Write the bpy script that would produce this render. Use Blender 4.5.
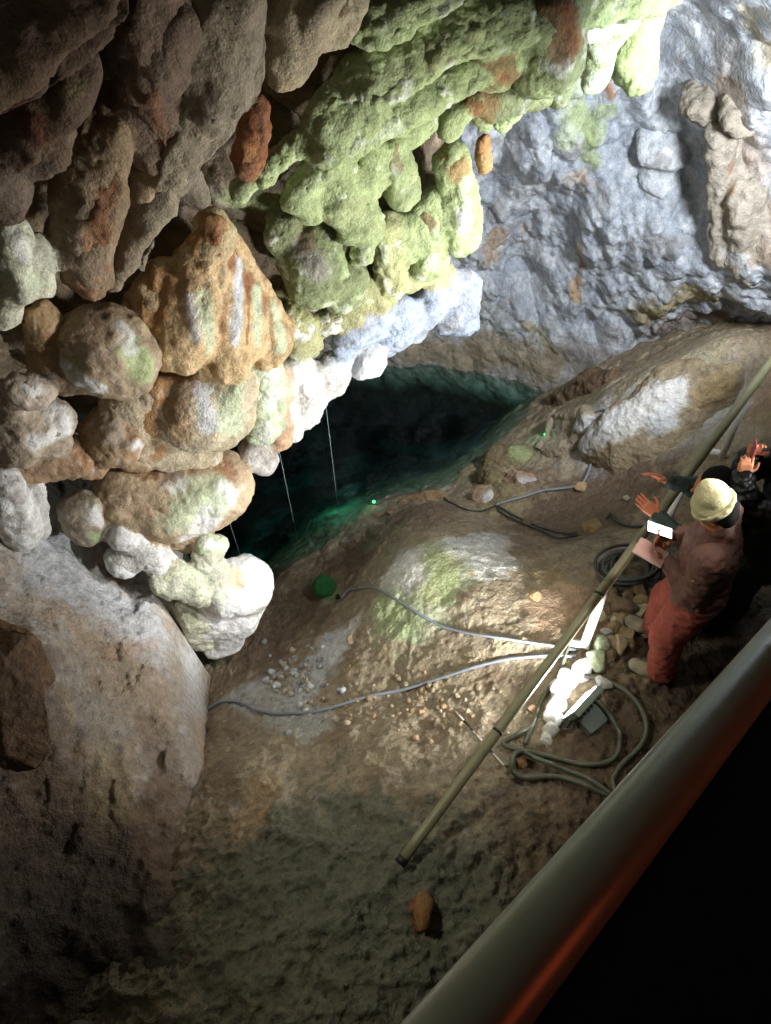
import bpy, bmesh, math, random
import numpy as np
from mathutils import Vector, Matrix

for o in list(bpy.data.objects): bpy.data.objects.remove(o)
scn = bpy.context.scene
COL = scn.collection

# ------------------------------------------------------------------ camera
FPX = 740.0
CAM = np.array([0.0, 0.0, 4.5])
PITCH = math.radians(52.96); ROLL = math.radians(2.05)
_F = np.array([0, math.cos(PITCH), -math.sin(PITCH)])
_U0 = np.array([0, math.sin(PITCH), math.cos(PITCH)]); _R0 = np.array([1.0, 0, 0])
R_ = math.cos(ROLL) * _R0 - math.sin(ROLL) * _U0
U_ = math.sin(ROLL) * _R0 + math.cos(ROLL) * _U0
F_ = _F
cam_d = bpy.data.cameras.new('camera'); cam = bpy.data.objects.new('camera', cam_d); COL.objects.link(cam)
cam_d.sensor_fit = 'VERTICAL'; cam_d.sensor_height = 36; cam_d.lens = FPX / 1024 * 36
cam_d.clip_start = 0.02; cam_d.clip_end = 100
cam.matrix_world = Matrix(((R_[0], U_[0], -F_[0], CAM[0]), (R_[1], U_[1], -F_[1], CAM[1]), (R_[2], U_[2], -F_[2], CAM[2]), (0, 0, 0, 1)))
scn.camera = cam

# ------------------------------------------------------------------ world, exposure, lights
scn.view_settings.view_transform = 'Standard'; scn.view_settings.look = 'None'
scn.view_settings.gamma = 1.0; scn.view_settings.use_curve_mapping = False
scn.view_settings.exposure = 0.0
w = bpy.data.worlds.new('cave_dark'); scn.world = w; w.use_nodes = True
w.node_tree.nodes['Background'].inputs[0].default_value = (0.55, 0.6, 0.5, 1)
w.node_tree.nodes['Background'].inputs[1].default_value = 0.014

def ray(px, py):
    d = F_ + R_ * (px - 385.5) / FPX + U_ * (512 - py) / FPX
    return d
def at(px, py, t): return CAM + ray(px, py) * t
def at_z(px, py, z):
    d = ray(px, py); return CAM + d * ((z - CAM[2]) / d[2])
def at_y(px, py, y):
    d = ray(px, py); return CAM + d * ((y - CAM[1]) / d[1])
def project(P):
    q = P - CAM; dep = q @ F_
    dep = np.where(np.abs(dep) < 1e-6, 1e-6, dep)
    return 385.5 + FPX * (q @ R_) / dep, 512 - FPX * (q @ U_) / dep, dep

def light(name, kind, loc, power, color=(1, 1, 1), size=0.1, aim=None, spot=None, blend=0.5, size_y=None):
    l = bpy.data.lights.new(name, kind); l.energy = power; l.color = color
    if kind == 'AREA':
        l.size = size
        if spot: l.spread = math.radians(spot)
        if size_y: l.shape = 'RECTANGLE'; l.size_y = size_y
    else: l.shadow_soft_size = size
    if kind == 'SPOT': l.spot_size = math.radians(spot); l.spot_blend = blend
    o = bpy.data.objects.new(name, l); COL.objects.link(o); o.location = loc
    if aim is not None:
        o.rotation_euler = (Vector(aim) - Vector(loc)).to_track_quat('-Z', 'Y').to_euler()
    return o
# cave lamps outside the frame, together with added fill lights
light('cave_lamp_far', 'SPOT', (2.6, 3.2, 2.9), 720, (0.86, 0.92, 1.0), 0.25, aim=(1.3, 6.4, 1.0), spot=105, blend=0.6)
light('cave_lamp_boulder', 'SPOT', (2.9, 3.6, 2.3), 28, (0.95, 0.97, 0.95), 0.08, aim=(2.05, 4.45, 0.0), spot=36, blend=1.0)
light('cave_lamp_mound', 'SPOT', (0.9, 2.4, 3.2), 90, (0.95, 1.0, 0.95), 0.08, aim=(0.42, 3.15, -0.5), spot=17, blend=1.0)
light('fill_light_foreground', 'SPOT', (-2.4, 1.8, 3.7), 230, (1.0, 0.97, 0.82), 0.25, aim=(1.0, 1.6, 0.3), spot=74, blend=0.9)  # added fill for foreground, hat and trousers; no known fixture
light('fill_light_lobes', 'SPOT', (2.3, 2.3, 2.1), 820, (0.96, 0.98, 1.0), 0.12, aim=(-1.45, 3.1, -0.45), spot=27, blend=0.9)  # extra spot added to brighten the white lobes
light('fill_light_curtain', 'SPOT', (2.3, 2.2, 1.9), 640, (0.97, 0.98, 0.97), 0.3, aim=(-0.5, 3.7, 1.9), spot=78, blend=0.9)  # added spot that lifts the curtain where the floodlight is too weak
light('fill_light_ground', 'SPOT', (1.9, 2.2, 3.6), 190, (1.0, 0.97, 0.90), 0.12, aim=(-0.1, 2.55, -0.8), spot=52, blend=0.9)  # broad soft fill added over the dug floor
light('fill_light_left', 'SPOT', (-2.2, 0.6, 3.2), 9, (1.0, 0.85, 0.65), 0.3, aim=(-2.0, 3.4, 2.6), spot=120, blend=1.0)  # weak warm fill added for the upper left rock
light('fill_light_rail', 'POINT', (-0.8, 1.0, 4.6), 9, (1.0, 0.95, 0.82), 0.3)  # point fill added for the front rail and top left slabs
light('warning_lamp', 'POINT', (0.62, -0.05, 3.98), .7, (1.0, 0.13, 0.04), 0.10)
# the floodlight's own beam sits in its builder further down

# ------------------------------------------------------------------ noise toolkit
def _hash(ix, iy, iz, seed):
    h = (ix.astype(np.uint32) * np.uint32(374761393) + iy.astype(np.uint32) * np.uint32(668265263)
         + iz.astype(np.uint32) * np.uint32(2147483647) + np.uint32((seed * 974711 + 12345) & 0xffffffff))
    h = (h ^ (h >> np.uint32(13))) * np.uint32(1274126177)
    h = h ^ (h >> np.uint32(16)); h = h * np.uint32(2246822519); h = h ^ (h >> np.uint32(15))
    return h
def vnoise(P, seed=0):
    f = np.floor(P); i = f.astype(np.int64); r = (P - f).astype(np.float32)
    s = r * r * r * (r * (r * 6 - 15) + 10)
    out = 0
    for dx in (0, 1):
        for dy in (0, 1):
            for dz in (0, 1):
                h = _hash(i[:, 0] + dx, i[:, 1] + dy, i[:, 2] + dz, seed)
                gx = ((h & 1023).astype(np.float32) / 511.5 - 1); gy = (((h >> 10) & 1023).astype(np.float32) / 511.5 - 1)
                gz = (((h >> 20) & 1023).astype(np.float32) / 511.5 - 1)
                wgt = (s[:, 0] if dx else 1 - s[:, 0]) * (s[:, 1] if dy else 1 - s[:, 1]) * (s[:, 2] if dz else 1 - s[:, 2])
                out = out + wgt * (gx * (r[:, 0] - dx) + gy * (r[:, 1] - dy) + gz * (r[:, 2] - dz))
    return out * 1.3
def fbm(P, freq, octs=4, seed=0, gain=0.5, ridged=False):
    a = 1.0; o = np.zeros(len(P), np.float32); tot = 0
    for k in range(octs):
        n = vnoise(P * freq, seed + k * 17)
        if ridged: n = 1 - 2 * np.abs(n) * 1.4
        o += a * n; tot += a; a *= gain; freq *= 2.03
    return o / tot
def worley(P, freq, seed=0):
    P = P * freq; f = np.floor(P); i = f.astype(np.int64); r = (P - f).astype(np.float32)
    d1 = np.full(len(P), 9.0, np.float32); d2 = d1.copy(); idv = np.zeros(len(P), np.float32)
    for dx in (-1, 0, 1):
        for dy in (-1, 0, 1):
            for dz in (-1, 0, 1):
                h = _hash(i[:, 0] + dx, i[:, 1] + dy, i[:, 2] + dz, seed)
                d = (dx + (h & 1023) / 1023.0 - r[:, 0]) ** 2 + (dy + ((h >> 10) & 1023) / 1023.0 - r[:, 1]) ** 2 + (dz + ((h >> 20) & 1023) / 1023.0 - r[:, 2]) ** 2
                d = d.astype(np.float32); m = d < d1
                d2 = np.where(m, d1, np.minimum(d2, d)); idv = np.where(m, (h & 255) / 255.0, idv); d1 = np.where(m, d, d1)
    return np.sqrt(d1), np.sqrt(d2), idv
def sst(a, b, x):
    t = np.clip((x - a) / (b - a), 0, 1); return t * t * (3 - 2 * t)
def lin(c):
    c = np.array(c, float); return np.where(c <= 0.04045, c / 12.92, ((c + 0.055) / 1.055) ** 2.4)

# ------------------------------------------------------------------ meshing toolkit
def surfnets(S, org, h):
    nx, ny, nz = S.shape; ins = S < 0
    c = [ins[dx:nx - 1 + dx, dy:ny - 1 + dy, dz:nz - 1 + dz] for dx in (0, 1) for dy in (0, 1) for dz in (0, 1)]
    anyc = np.logical_or.reduce(c); allc = np.logical_and.reduce(c)
    act = anyc & ~allc; idx = np.argwhere(act)
    cmap = np.full(act.shape, -1, np.int32); cmap[act] = np.arange(len(idx), dtype=np.int32)
    corners = [(dx, dy, dz) for dx in (0, 1) for dy in (0, 1) for dz in (0, 1)]
    vals = [S[idx[:, 0] + a, idx[:, 1] + b, idx[:, 2] + d] for a, b, d in corners]
    acc = np.zeros((len(idx), 3)); cnt = np.zeros(len(idx))
    for a in range(8):
        for b in range(a + 1, 8):
            ca, cb = np.array(corners[a]), np.array(corners[b])
            if np.abs(ca - cb).sum() != 1: continue
            va, vb = vals[a], vals[b]; m = (va < 0) != (vb < 0)
            t = np.where(m, va / np.where(m, va - vb, 1), 0)
            acc += np.where(m[:, None], ca + (cb - ca) * t[:, None], 0); cnt += m
    V = org + h * (idx + acc / cnt[:, None])
    Q = []
    for ax in range(3):
        o1, o2 = [(1, 2), (2, 0), (0, 1)][ax]
        sl0 = [slice(None)] * 3; sl1 = [slice(None)] * 3; sl0[ax] = slice(0, -1); sl1[ax] = slice(1, None)
        A = ins[tuple(sl0)]; B = ins[tuple(sl1)]
        e = np.argwhere(A != B); 
        ok = (e[:, o1] > 0) & (e[:, o2] > 0) & (e[:, o1] < S.shape[o1] - 1) & (e[:, o2] < S.shape[o2] - 1)
        e = e[ok]; fl = A[e[:, 0], e[:, 1], e[:, 2]]
        def cc(d1, d2):
            g = e.copy(); g[:, o1] -= d1; g[:, o2] -= d2; return cmap[g[:, 0], g[:, 1], g[:, 2]]
        q = np.stack([cc(1, 1), cc(0, 1), cc(0, 0), cc(1, 0)], 1)
        q = np.where(fl[:, None], q, q[:, ::-1]); Q.append(q)
    return V, np.concatenate(Q)

def mesh_np(name, V, Q, smooth=True):
    me = bpy.data.meshes.new(name)
    n = Q.shape[1]
    me.vertices.add(len(V)); me.vertices.foreach_set('co', np.ascontiguousarray(V, np.float32).ravel())
    me.loops.add(len(Q) * n); me.loops.foreach_set('vertex_index', np.ascontiguousarray(Q, np.int32).ravel())
    me.polygons.add(len(Q)); me.polygons.foreach_set('loop_start', np.arange(0, len(Q) * n, n, dtype=np.int32))
    me.polygons.foreach_set('loop_total', np.full(len(Q), n, np.int32))
    me.update(calc_edges=True); me.validate()
    me.polygons.foreach_set('use_smooth', np.full(len(me.polygons), smooth)); me.update()
    return me
def vnormals(V, Q):
    a = V[Q[:, 2]] - V[Q[:, 0]]; b = V[Q[:, -1]] - V[Q[:, 1]]
    fn = np.cross(a, b); N = np.zeros_like(V)
    for k in range(Q.shape[1]):
        for c in range(3): N[:, c] += np.bincount(Q[:, k], fn[:, c], len(V))
    return N / (np.linalg.norm(N, axis=1, keepdims=True) + 1e-12)
def relax(V, Q, it=1):
    for _ in range(it):
        S = np.zeros_like(V); n = np.zeros(len(V))
        for a, b in ((0, 1), (1, 2), (2, 3), (3, 0)):
            for x, y in ((a, b), (b, a)):
                for c in range(3): S[:, c] += np.bincount(Q[:, x], V[Q[:, y], c], len(V))
                n += np.bincount(Q[:, x], minlength=len(V))
        V = V * 0.4 + 0.6 * S / np.maximum(n, 1)[:, None]
    return V
def set_col(me, C):
    a = me.color_attributes.new('Col', 'FLOAT_COLOR', 'POINT')
    C4 = np.ones((len(C), 4), np.float32); C4[:, :3] = np.clip(C, 0, 1); a.data.foreach_set('color', C4.ravel())
def link(name, me, mat, parent=None, **kw):
    o = bpy.data.objects.new(name, me); COL.objects.link(o)
    if mat is not None: me.materials.clear(); me.materials.append(mat)
    if parent is not None:
        o.parent = parent; o.matrix_parent_inverse = Matrix.Translation(-Vector(parent.location)) if parent.rotation_euler.z == 0 else parent.matrix_basis.inverted()
    for k, v in kw.items(): o[k] = v
    return o
def recenter(o):
    me = o.data; n = len(me.vertices); co = np.empty(n * 3, np.float32); me.vertices.foreach_get('co', co); co = co.reshape(-1, 3)
    c = np.array([(co[:, 0].min() + co[:, 0].max()) / 2, (co[:, 1].min() + co[:, 1].max()) / 2, co[:, 2].min()])
    me.vertices.foreach_set('co', (co - c).astype(np.float32).ravel()); me.update(); o.location = c
    return o
def empty(name, loc, label=None, category=None, group=None):
    o = bpy.data.objects.new(name, None); COL.objects.link(o); o.location = loc; o.empty_display_size = 0.1
    if label: o['label'] = label; o['category'] = category
    if group: o['group'] = group
    return o

# ------------------------------------------------------------------ materials
def rock_mat(name, bump=0.6, rough=0.85, spec=0.25, scale=14.0, speck=0.35, dist=0.02):
    m = bpy.data.materials.new(name); m.use_nodes = True; nt = m.node_tree; N = nt.nodes; L = nt.links
    b = N['Principled BSDF']; b.inputs['Roughness'].default_value = rough; b.inputs['Specular IOR Level'].default_value = spec
    at_ = N.new('ShaderNodeAttribute'); at_.attribute_name = 'Col'
    ge = N.new('ShaderNodeNewGeometry')
    n1 = N.new('ShaderNodeTexNoise'); n1.inputs['Scale'].default_value = scale; n1.inputs['Detail'].default_value = 8; n1.inputs['Roughness'].default_value = 0.65
    n2 = N.new('ShaderNodeTexNoise'); n2.inputs['Scale'].default_value = scale * 6; n2.inputs['Detail'].default_value = 4
    vo = N.new('ShaderNodeTexVoronoi'); vo.inputs['Scale'].default_value = scale * 2.2
    for n in (n1, n2, vo): L.new(ge.outputs['Position'], n.inputs['Vector'])
    mr = N.new('ShaderNodeMapRange'); mr.inputs['From Min'].default_value = 0.3; mr.inputs['From Max'].default_value = 0.7
    mr.inputs['To Min'].default_value = 1 - speck; mr.inputs['To Max'].default_value = 1 + speck * 0.7
    L.new(n1.outputs['Fac'], mr.inputs['Value'])
    mr2 = N.new('ShaderNodeMapRange'); mr2.inputs['From Min'].default_value = 0.3; mr2.inputs['From Max'].default_value = 0.7
    mr2.inputs['To Min'].default_value = 1 - speck * 0.6; mr2.inputs['To Max'].default_value = 1 + speck * 0.5
    L.new(n2.outputs['Fac'], mr2.inputs['Value'])
    mu = N.new('ShaderNodeMath'); mu.operation = 'MULTIPLY'; L.new(mr.outputs[0], mu.inputs[0]); L.new(mr2.outputs[0], mu.inputs[1])
    vm = N.new('ShaderNodeVectorMath'); vm.operation = 'SCALE'; L.new(at_.outputs['Color'], vm.inputs[0]); L.new(mu.outputs[0], vm.inputs['Scale'])
    L.new(vm.outputs[0], b.inputs['Base Color'])
    ad = N.new('ShaderNodeMath'); ad.operation = 'MULTIPLY_ADD'; L.new(n2.outputs['Fac'], ad.inputs[0]); ad.inputs[1].default_value = 0.3; L.new(n1.outputs['Fac'], ad.inputs[2])
    ad2 = N.new('ShaderNodeMath'); ad2.operation = 'MULTIPLY_ADD'; L.new(vo.outputs['Distance'], ad2.inputs[0]); ad2.inputs[1].default_value = -0.25; L.new(ad.outputs[0], ad2.inputs[2])
    bp = N.new('ShaderNodeBump'); bp.inputs['Strength'].default_value = bump; bp.inputs['Distance'].default_value = dist
    L.new(ad2.outputs[0], bp.inputs['Height']); L.new(bp.outputs[0], b.inputs['Normal'])
    return m
def plain(name, col, rough=0.5, metal=0.0, spec=0.5, noise=0.0, scale=30, emit=None, estr=0, bump=0.0, aniso=(1, 1, 1)):
    m = bpy.data.materials.new(name); m.use_nodes = True; nt = m.node_tree; N = nt.nodes; L = nt.links
    b = N['Principled BSDF']; c = lin(col)
    b.inputs['Base Color'].default_value = (*c, 1); b.inputs['Roughness'].default_value = rough; b.inputs['Metallic'].default_value = metal; b.inputs['Specular IOR Level'].default_value = spec
    if emit: b.inputs['Emission Color'].default_value = (*emit, 1); b.inputs['Emission Strength'].default_value = estr
    tc = N.new('ShaderNodeTexCoord'); mp = N.new('ShaderNodeMapping'); mp.inputs['Scale'].default_value = aniso
    n = N.new('ShaderNodeTexNoise'); n.inputs['Scale'].default_value = scale; n.inputs['Detail'].default_value = 6
    L.new(tc.outputs['Object'], mp.inputs[0]); L.new(mp.outputs[0], n.inputs['Vector'])
    r = N.new('ShaderNodeMapRange'); r.inputs['From Min'].default_value = .3; r.inputs['From Max'].default_value = .7; r.inputs['To Min'].default_value = 1 - noise; r.inputs['To Max'].default_value = 1 + noise
    L.new(n.outputs['Fac'], r.inputs['Value'])
    vm = N.new('ShaderNodeVectorMath'); vm.operation = 'SCALE'; vm.inputs[0].default_value = tuple(c); L.new(r.outputs[0], vm.inputs['Scale']); L.new(vm.outputs[0], b.inputs['Base Color'])
    if bump:
        bp = N.new('ShaderNodeBump'); bp.inputs['Strength'].default_value = bump; bp.inputs['Distance'].default_value = 0.01
        L.new(n.outputs['Fac'], bp.inputs['Height']); L.new(bp.outputs[0], b.inputs['Normal'])
    return m
M_ROCK = rock_mat('limestone', 1.0, 0.8, 0.3)
M_SMOOTH = rock_mat('flowstone', 0.85, 0.6, 0.35, scale=11, speck=0.22)
M_FLOOR = rock_mat('cave_mud', 1.0, 0.58, 0.5, scale=16, speck=0.35, dist=0.03)
M_WET = rock_mat('wet_rock', 1.0, 0.42, 0.5, scale=13, speck=0.4, dist=0.03)
M_STONE = rock_mat('loose_stone', 0.5, 0.8, 0.3, scale=30, speck=0.3)

# albedo palette (what the rock itself is coloured)
WHITE = lin((0.86, 0.85, 0.83)); CHALK = lin((0.78, 0.79, 0.80)); BLUE = lin((0.70, 0.74, 0.80)); GREYB = lin((0.55, 0.52, 0.49))
GREEN = lin((0.63, 0.68, 0.48)); DGREEN = lin((0.49, 0.52, 0.37)); PGREEN = lin((0.75, 0.79, 0.66)); YGREEN = lin((0.66, 0.66, 0.47))
ORANGE = lin((0.64, 0.46, 0.29)); RUST = lin((0.52, 0.33, 0.21)); TAN = lin((0.72, 0.60, 0.45)); BROWN = lin((0.46, 0.36, 0.27)); DBROWN = lin((0.34, 0.27, 0.21))
MUD = lin((0.62, 0.56, 0.46)); DMUD = lin((0.42, 0.34, 0.26)); GREYM = lin((0.48, 0.49, 0.41)); PEACH = lin((0.85, 0.68, 0.54)); KHAKI = lin((0.62, 0.56, 0.38))

def pick(px, py, sx, sy, sd):
    for r in (5, 12, 30, 80, 200):
        m = np.nonzero((np.abs(sx - px) < r) & (np.abs(sy - py) < r) & (sd > 0.1))[0]
        if len(m): return m[np.argmin(sd[m])]
    return np.argmin((sx - px) ** 2 + (sy - py) ** 2)
def paint(V, base, stamps, seed=0, mottle=None, nf=7.0, edge=0.5):
    """albedo per vertex: base + blotches laid on the surface in world space"""
    n1 = fbm(V, nf, 4, seed + 5); n2 = fbm(V, nf * 3.3, 3, seed + 9)
    C = np.tile(np.array(base, float), (len(V), 1))
    if mottle is not None:
        for col, fr, th, am in mottle:
            k = (sst(th, th + 0.18, fbm(V, fr, 4, seed + int(fr * 10)) + 0.25 * n2) * am)[:, None]; C = C * (1 - k) + np.array(col) * k
    if stamps:
        sx, sy, sd = project(V)
        for s in stamps:
            x0, y0, x1, y1, r, col = s[:6]; am = s[6] if len(s) > 6 else 1.0
            A = V[pick(x0, y0, sx, sy, sd)]; B = V[pick(x1, y1, sx, sy, sd)]
            rr = r * ((A - CAM) @ F_) / FPX
            ab = B - A; L2 = ab @ ab
            t = np.clip(((V - A) @ ab) / L2, 0, 1) if L2 > 1e-9 else np.zeros(len(V))
            d = np.linalg.norm(V - (A + t[:, None] * ab), axis=1) / rr
            k = (sst(1.25, 0.55, d + edge * (n1 * 1.6 + n2 * 1.0)) * am)[:, None]
            C = C * (1 - k) + np.array(col) * k
    return C * (1 + 0.22 * n2 + 0.15 * n1)[:, None]

# ------------------------------------------------------------------ hanging rock primitives (tapered lobes, smooth-unioned)
def face_t(px, py):
    d = ray(px, py); return 4.0 / (d[1] - 0.45 * d[0])
def lobe(x0, y0, x1, y1, r0, r1=None, flat=0.85, dt=0.0, dt1=None, d0=None):
    """a rounded lobe from A to B, radii as seen in the photo, placed on the overhang's face"""
    if r1 is None: r1 = r0
    if dt1 is None: dt1 = dt
    t0 = face_t(x0, y0) + dt; t1 = face_t(x1, y1) + dt1
    return dict(a=at(x0, y0, t0), b=at(x1, y1, t1), ra=r0 * t0 / FPX, rb=r1 * t1 / FPX, flat=flat)
def ell(x, y, rx, ry, ang=0, flat=0.85, dt=0.0):
    r = min(rx, ry); L = max(rx, ry) - r
    a = math.radians(ang) + (0 if rx > ry else math.pi / 2)
    return lobe(x - L * math.cos(a), y - L * math.sin(a), x + L * math.cos(a), y + L * math.sin(a), r, r, flat, dt)
def lobe_sdf(P, L):
    v = L['b'] - L['a']
    q = P - L['a']
    n = F_ / np.linalg.norm(F_); s = 1 / L['flat'] - 1
    q = q + np.outer(q @ n, n) * s; v = v + n * (v @ n) * s
    vv = v @ v
    t = np.clip(q @ v / vv, 0, 1) if vv > 1e-10 else np.zeros(len(P))
    return np.linalg.norm(q - t[:, None] * v, axis=1) - (L['ra'] + (L['rb'] - L['ra']) * t)
def sdf_mesh(lobes, h, k=0.05, fn=None, pad=0.06):
    lo = np.min([np.minimum(l['a'] - l['ra'], l['b'] - l['rb']) for l in lobes], 0) - pad - k
    hi = np.max([np.maximum(l['a'] + l['ra'], l['b'] + l['rb']) for l in lobes], 0) + pad + k
    n = np.ceil((hi - lo) / h).astype(int) + 1
    ax = [lo[i] + h * np.arange(n[i]) for i in range(3)]
    S = np.full(n, 1.0, np.float32)
    for l in lobes:
        kk = l.get('k', k)
        a = np.minimum(l['a'] - l['ra'], l['b'] - l['rb']) - kk - 2 * h; b = np.maximum(l['a'] + l['ra'], l['b'] + l['rb']) + kk + 2 * h
        i0 = np.maximum(((a - lo) / h).astype(int), 0); i1 = np.minimum(((b - lo) / h).astype(int) + 2, n)
        g = np.stack(np.meshgrid(*[ax[i][i0[i]:i1[i]] for i in range(3)], indexing='ij'), -1); sh = g.shape[:3]
        d = lobe_sdf(g.reshape(-1, 3), l).reshape(sh)
        sl = tuple(slice(i0[i], i1[i]) for i in range(3)); s = S[sl]
        if kk > 0:
            hh = np.clip(0.5 + 0.5 * (s - d) / kk, 0, 1); S[sl] = s * (1 - hh) + d * hh - kk * hh * (1 - hh)
        else: S[sl] = np.minimum(s, d)
    if fn is not None: S = fn(S, ax)
    return surfnets(S, lo, h)

def disp(V, N, kind, seed, amp=1.0):
    if kind == 'cauli':
        f1, f2, _ = worley(V + 0.03 * vnoise(V * 9, seed)[:, None], 15, seed); g1, _, _ = worley(V, 34, seed + 3)
        d = 0.030 * (0.5 - f1) + 0.010 * (0.5 - g1) + 0.03 * fbm(V, 4, 3, seed)
    elif kind == 'drape':
        W = V * np.array([1, 1, 0.28]); W = W + 0.05 * fbm(V, 3, 2, seed)[:, None]
        f1, _, _ = worley(W, 11, seed); d = 0.045 * (0.5 - f1) + 0.02 * fbm(V, 9, 4, seed) + 0.03 * fbm(W, 5, 3, seed + 1)
    elif kind == 'slab':
        W = V + 0.08 * fbm(V, 2.5, 3, seed)[:, None]
        f1, f2, idv = worley(W * np.array([1, 1, 0.6]), 3.0, seed)
        d = 0.09 * (idv - 0.5) * sst(0.0, 0.12, f2 - f1) + 0.05 * fbm(V, 4, 5, seed) + 0.02 * fbm(V, 9, 4, seed, ridged=True)
    elif kind == 'rough':
        f1, _, _ = worley(V, 26, seed); d = 0.03 * fbm(V, 6, 5, seed, 0.6) + 0.008 * (0.5 - f1)
    else:  # smooth
        d = 0.036 * fbm(V, 4, 4, seed) + 0.010 * fbm(V * np.array([1, 1, .5]), 16, 3, seed, ridged=True) + 0.008 * fbm(V, 24, 3, seed + 2)
    return V + N * (d * amp)[:, None]

def formation(name, label, lobes, base, stamps=(), kind='smooth', h=0.016, k=0.05, seed=1, mat=None, mottle=None, group=None, category='rock formation', amp=1.0, grain=True):
    V, Q = sdf_mesh(lobes, h, k, pad=0.10)
    if mottle is None and seed < 161: mottle = [(WHITE, 24, .20, .4), (BROWN, 5, .16, .4), (YGREEN, 6, .22, .35)]
    V = relax(V, Q, 1)
    rm = min(max(l['ra'], l['rb']) for l in lobes); rm = min(rm, .25)
    wk_ = .45 if kind in ('slab', 'drape') else 1.0
    for fq, am in ((.45 / rm, .42 * wk_), (1.1 / rm, .16 * wk_)):
        V = V + np.stack([fbm(V, fq, 2, seed + 300 + c * 7) for c in range(3)], 1) * am * rm
    if kind == 'slab':
        rs = np.random.RandomState(seed); cc = V.mean(0)
        for _ in range(16):
            nn = rs.normal(size=3) - F_ * .9; nn /= np.linalg.norm(nn); dd = (V - cc) @ nn; lim = np.quantile(dd, rs.uniform(.80, .96)); V = V - np.outer(np.clip(dd - lim, 0, None), nn) * .85
    V = disp(V, vnormals(V, Q), kind, seed, amp)
    if grain:
        V = V + vnormals(V, Q) * (0.006 * fbm(V, 30, 3, seed + 77))[:, None]
    me = mesh_np(name, V, Q); set_col(me, paint(V, base, stamps, seed, mottle))
    o = link(name, me, mat or (M_SMOOTH if kind == 'smooth' else M_ROCK))
    o['label'] = label; o['category'] = category
    if group: o['group'] = group
    return recenter(o)
#==STRUCT==
# ------------------------------------------------------------------ height fields from control points
def tps_fit(X, Z, lam=1e-3):
    n = len(X); r = np.linalg.norm(X[:, None] - X[None], axis=2)
    K = np.where(r > 0, r * r * np.log(r + 1e-12), 0) + lam * np.eye(n)
    P = np.hstack([np.ones((n, 1)), X]); A = np.zeros((n + 3, n + 3)); A[:n, :n] = K; A[:n, n:] = P; A[n:, :n] = P.T
    return np.linalg.solve(A, np.concatenate([Z, np.zeros(3)]))
def tps_eval(wt, X, Q):
    out = np.zeros(len(Q))
    for i in range(0, len(Q), 40000):
        q = Q[i:i + 40000]; r = np.linalg.norm(q[:, None] - X[None], axis=2)
        out[i:i + 40000] = (np.where(r > 0, r * r * np.log(r + 1e-12), 0)) @ wt[:len(X)] + wt[len(X)] + q @ wt[len(X) + 1:]
    return out
def grid_quads(nu, nv):
    I = np.arange(nu * nv).reshape(nu, nv)
    return np.stack([I[:-1, :-1], I[1:, :-1], I[1:, 1:], I[:-1, 1:]], -1).reshape(-1, 4)

WATER_Z = -1.5
FP = [  # photo x, photo y, height of the ground there
 (640,665,0),(690,650,0),(765,630,.03),(583,650,-.08),(560,715,-.06),(610,740,0),(650,760,.02),(720,760,.05),
 (500,795,-.08),(540,830,0),(600,860,.05),(420,862,-.03),(480,940,.05),(560,980,.1),(400,1000,.0),(300,900,-.15),(250,850,-.38),(240,960,-.15),(330,1015,0),(720,900,.1),(300,810,-.35),(400,800,-.2),
 (250,770,-.55),(300,778,-.50),(230,815,-.50),(210,790,-.6),(350,745,-.5),(450,740,-.28),(500,720,-.22),(300,730,-.75),(235,740,-.95),(220,710,-1.3),(205,668,-1.53),(190,700,-1.6),
 (240,660,-1.42),(290,620,-1.33),(300,660,-1.12),(340,650,-.9),(400,680,-.65),(460,690,-.45),(520,690,-.28),(540,650,-.2),
 (430,600,-.45),(400,560,-.50),(450,540,-.42),(500,560,-.33),(540,580,-.25),(580,600,-.15),(520,620,-.26),(480,640,-.35),(385,590,-.6),
 (355,605,-1.0),(350,575,-1.15),(375,542,-1.12),(420,520,-.75),(470,522,-.72),
 (245,617,-1.5),(285,574,-1.5),(330,541,-1.5),(365,513,-1.5),(400,495,-1.5),(455,492,-1.42),(463,474,-1.5),(500,440,-1.5),(535,402,-1.5),
 (430,503,-1.1),(480,510,-1.05),(505,488,-.95),(540,500,-.95),(560,530,-.8),(600,500,-.7),(560,470,-.95),(640,510,-.45),(640,470,-.5),(525,450,-1.2),(550,440,-1.05),(590,440,-.75),(570,412,-1.0),(555,398,-1.35),
 (640,440,-.45),(640,400,-.2),(680,380,.0),(700,347,.15),(600,400,-.55),(620,378,-.5),(660,358,-.3),(730,400,-.05),(690,430,-.25),(745,345,.35),(765,410,.1),
 (722,455,.0),(690,490,-.2),(700,560,-.08),(765,520,-.15),(620,560,-.2),(600,540,-.4),
 (350,450,-3),(450,420,-3.2),(500,395,-2.6),(300,500,-2.5),(400,460,-2.5),(250,560,-2.2),(225,610,-1.85),(430,380,-3),(520,385,-2.3),(340,500,-2.1),(460,450,-2.2)]
FX = np.array([at_z(a, b, c)[:2] for a, b, c in FP] + [(5, 0), (5, 6), (-3, -1), (5, -1), (-3, 6.5), (0, 8), (4, 8), (2.2, 5.9), (3.4, 5.2)])
FZ = np.array([c for _, _, c in FP] + [.1, .2, .0, .1, -3, -3, -1, -1.0, 0.1], float)
_fw = tps_fit(FX, FZ, 3e-3)
fx0, fx1, fy0, fy1, fh = -2.6, 4.4, -0.7, 7.6, 0.0125
gx = np.arange(fx0, fx1, fh); gy = np.arange(fy0, fy1, fh)
GX, GY = np.meshgrid(gx, gy, indexing='ij')
gq = np.stack([GX.ravel(), GY.ravel()], 1)
cx_ = np.arange(fx0, fx1 + .05, 0.05); cy_ = np.arange(fy0, fy1 + .05, 0.05)
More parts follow.
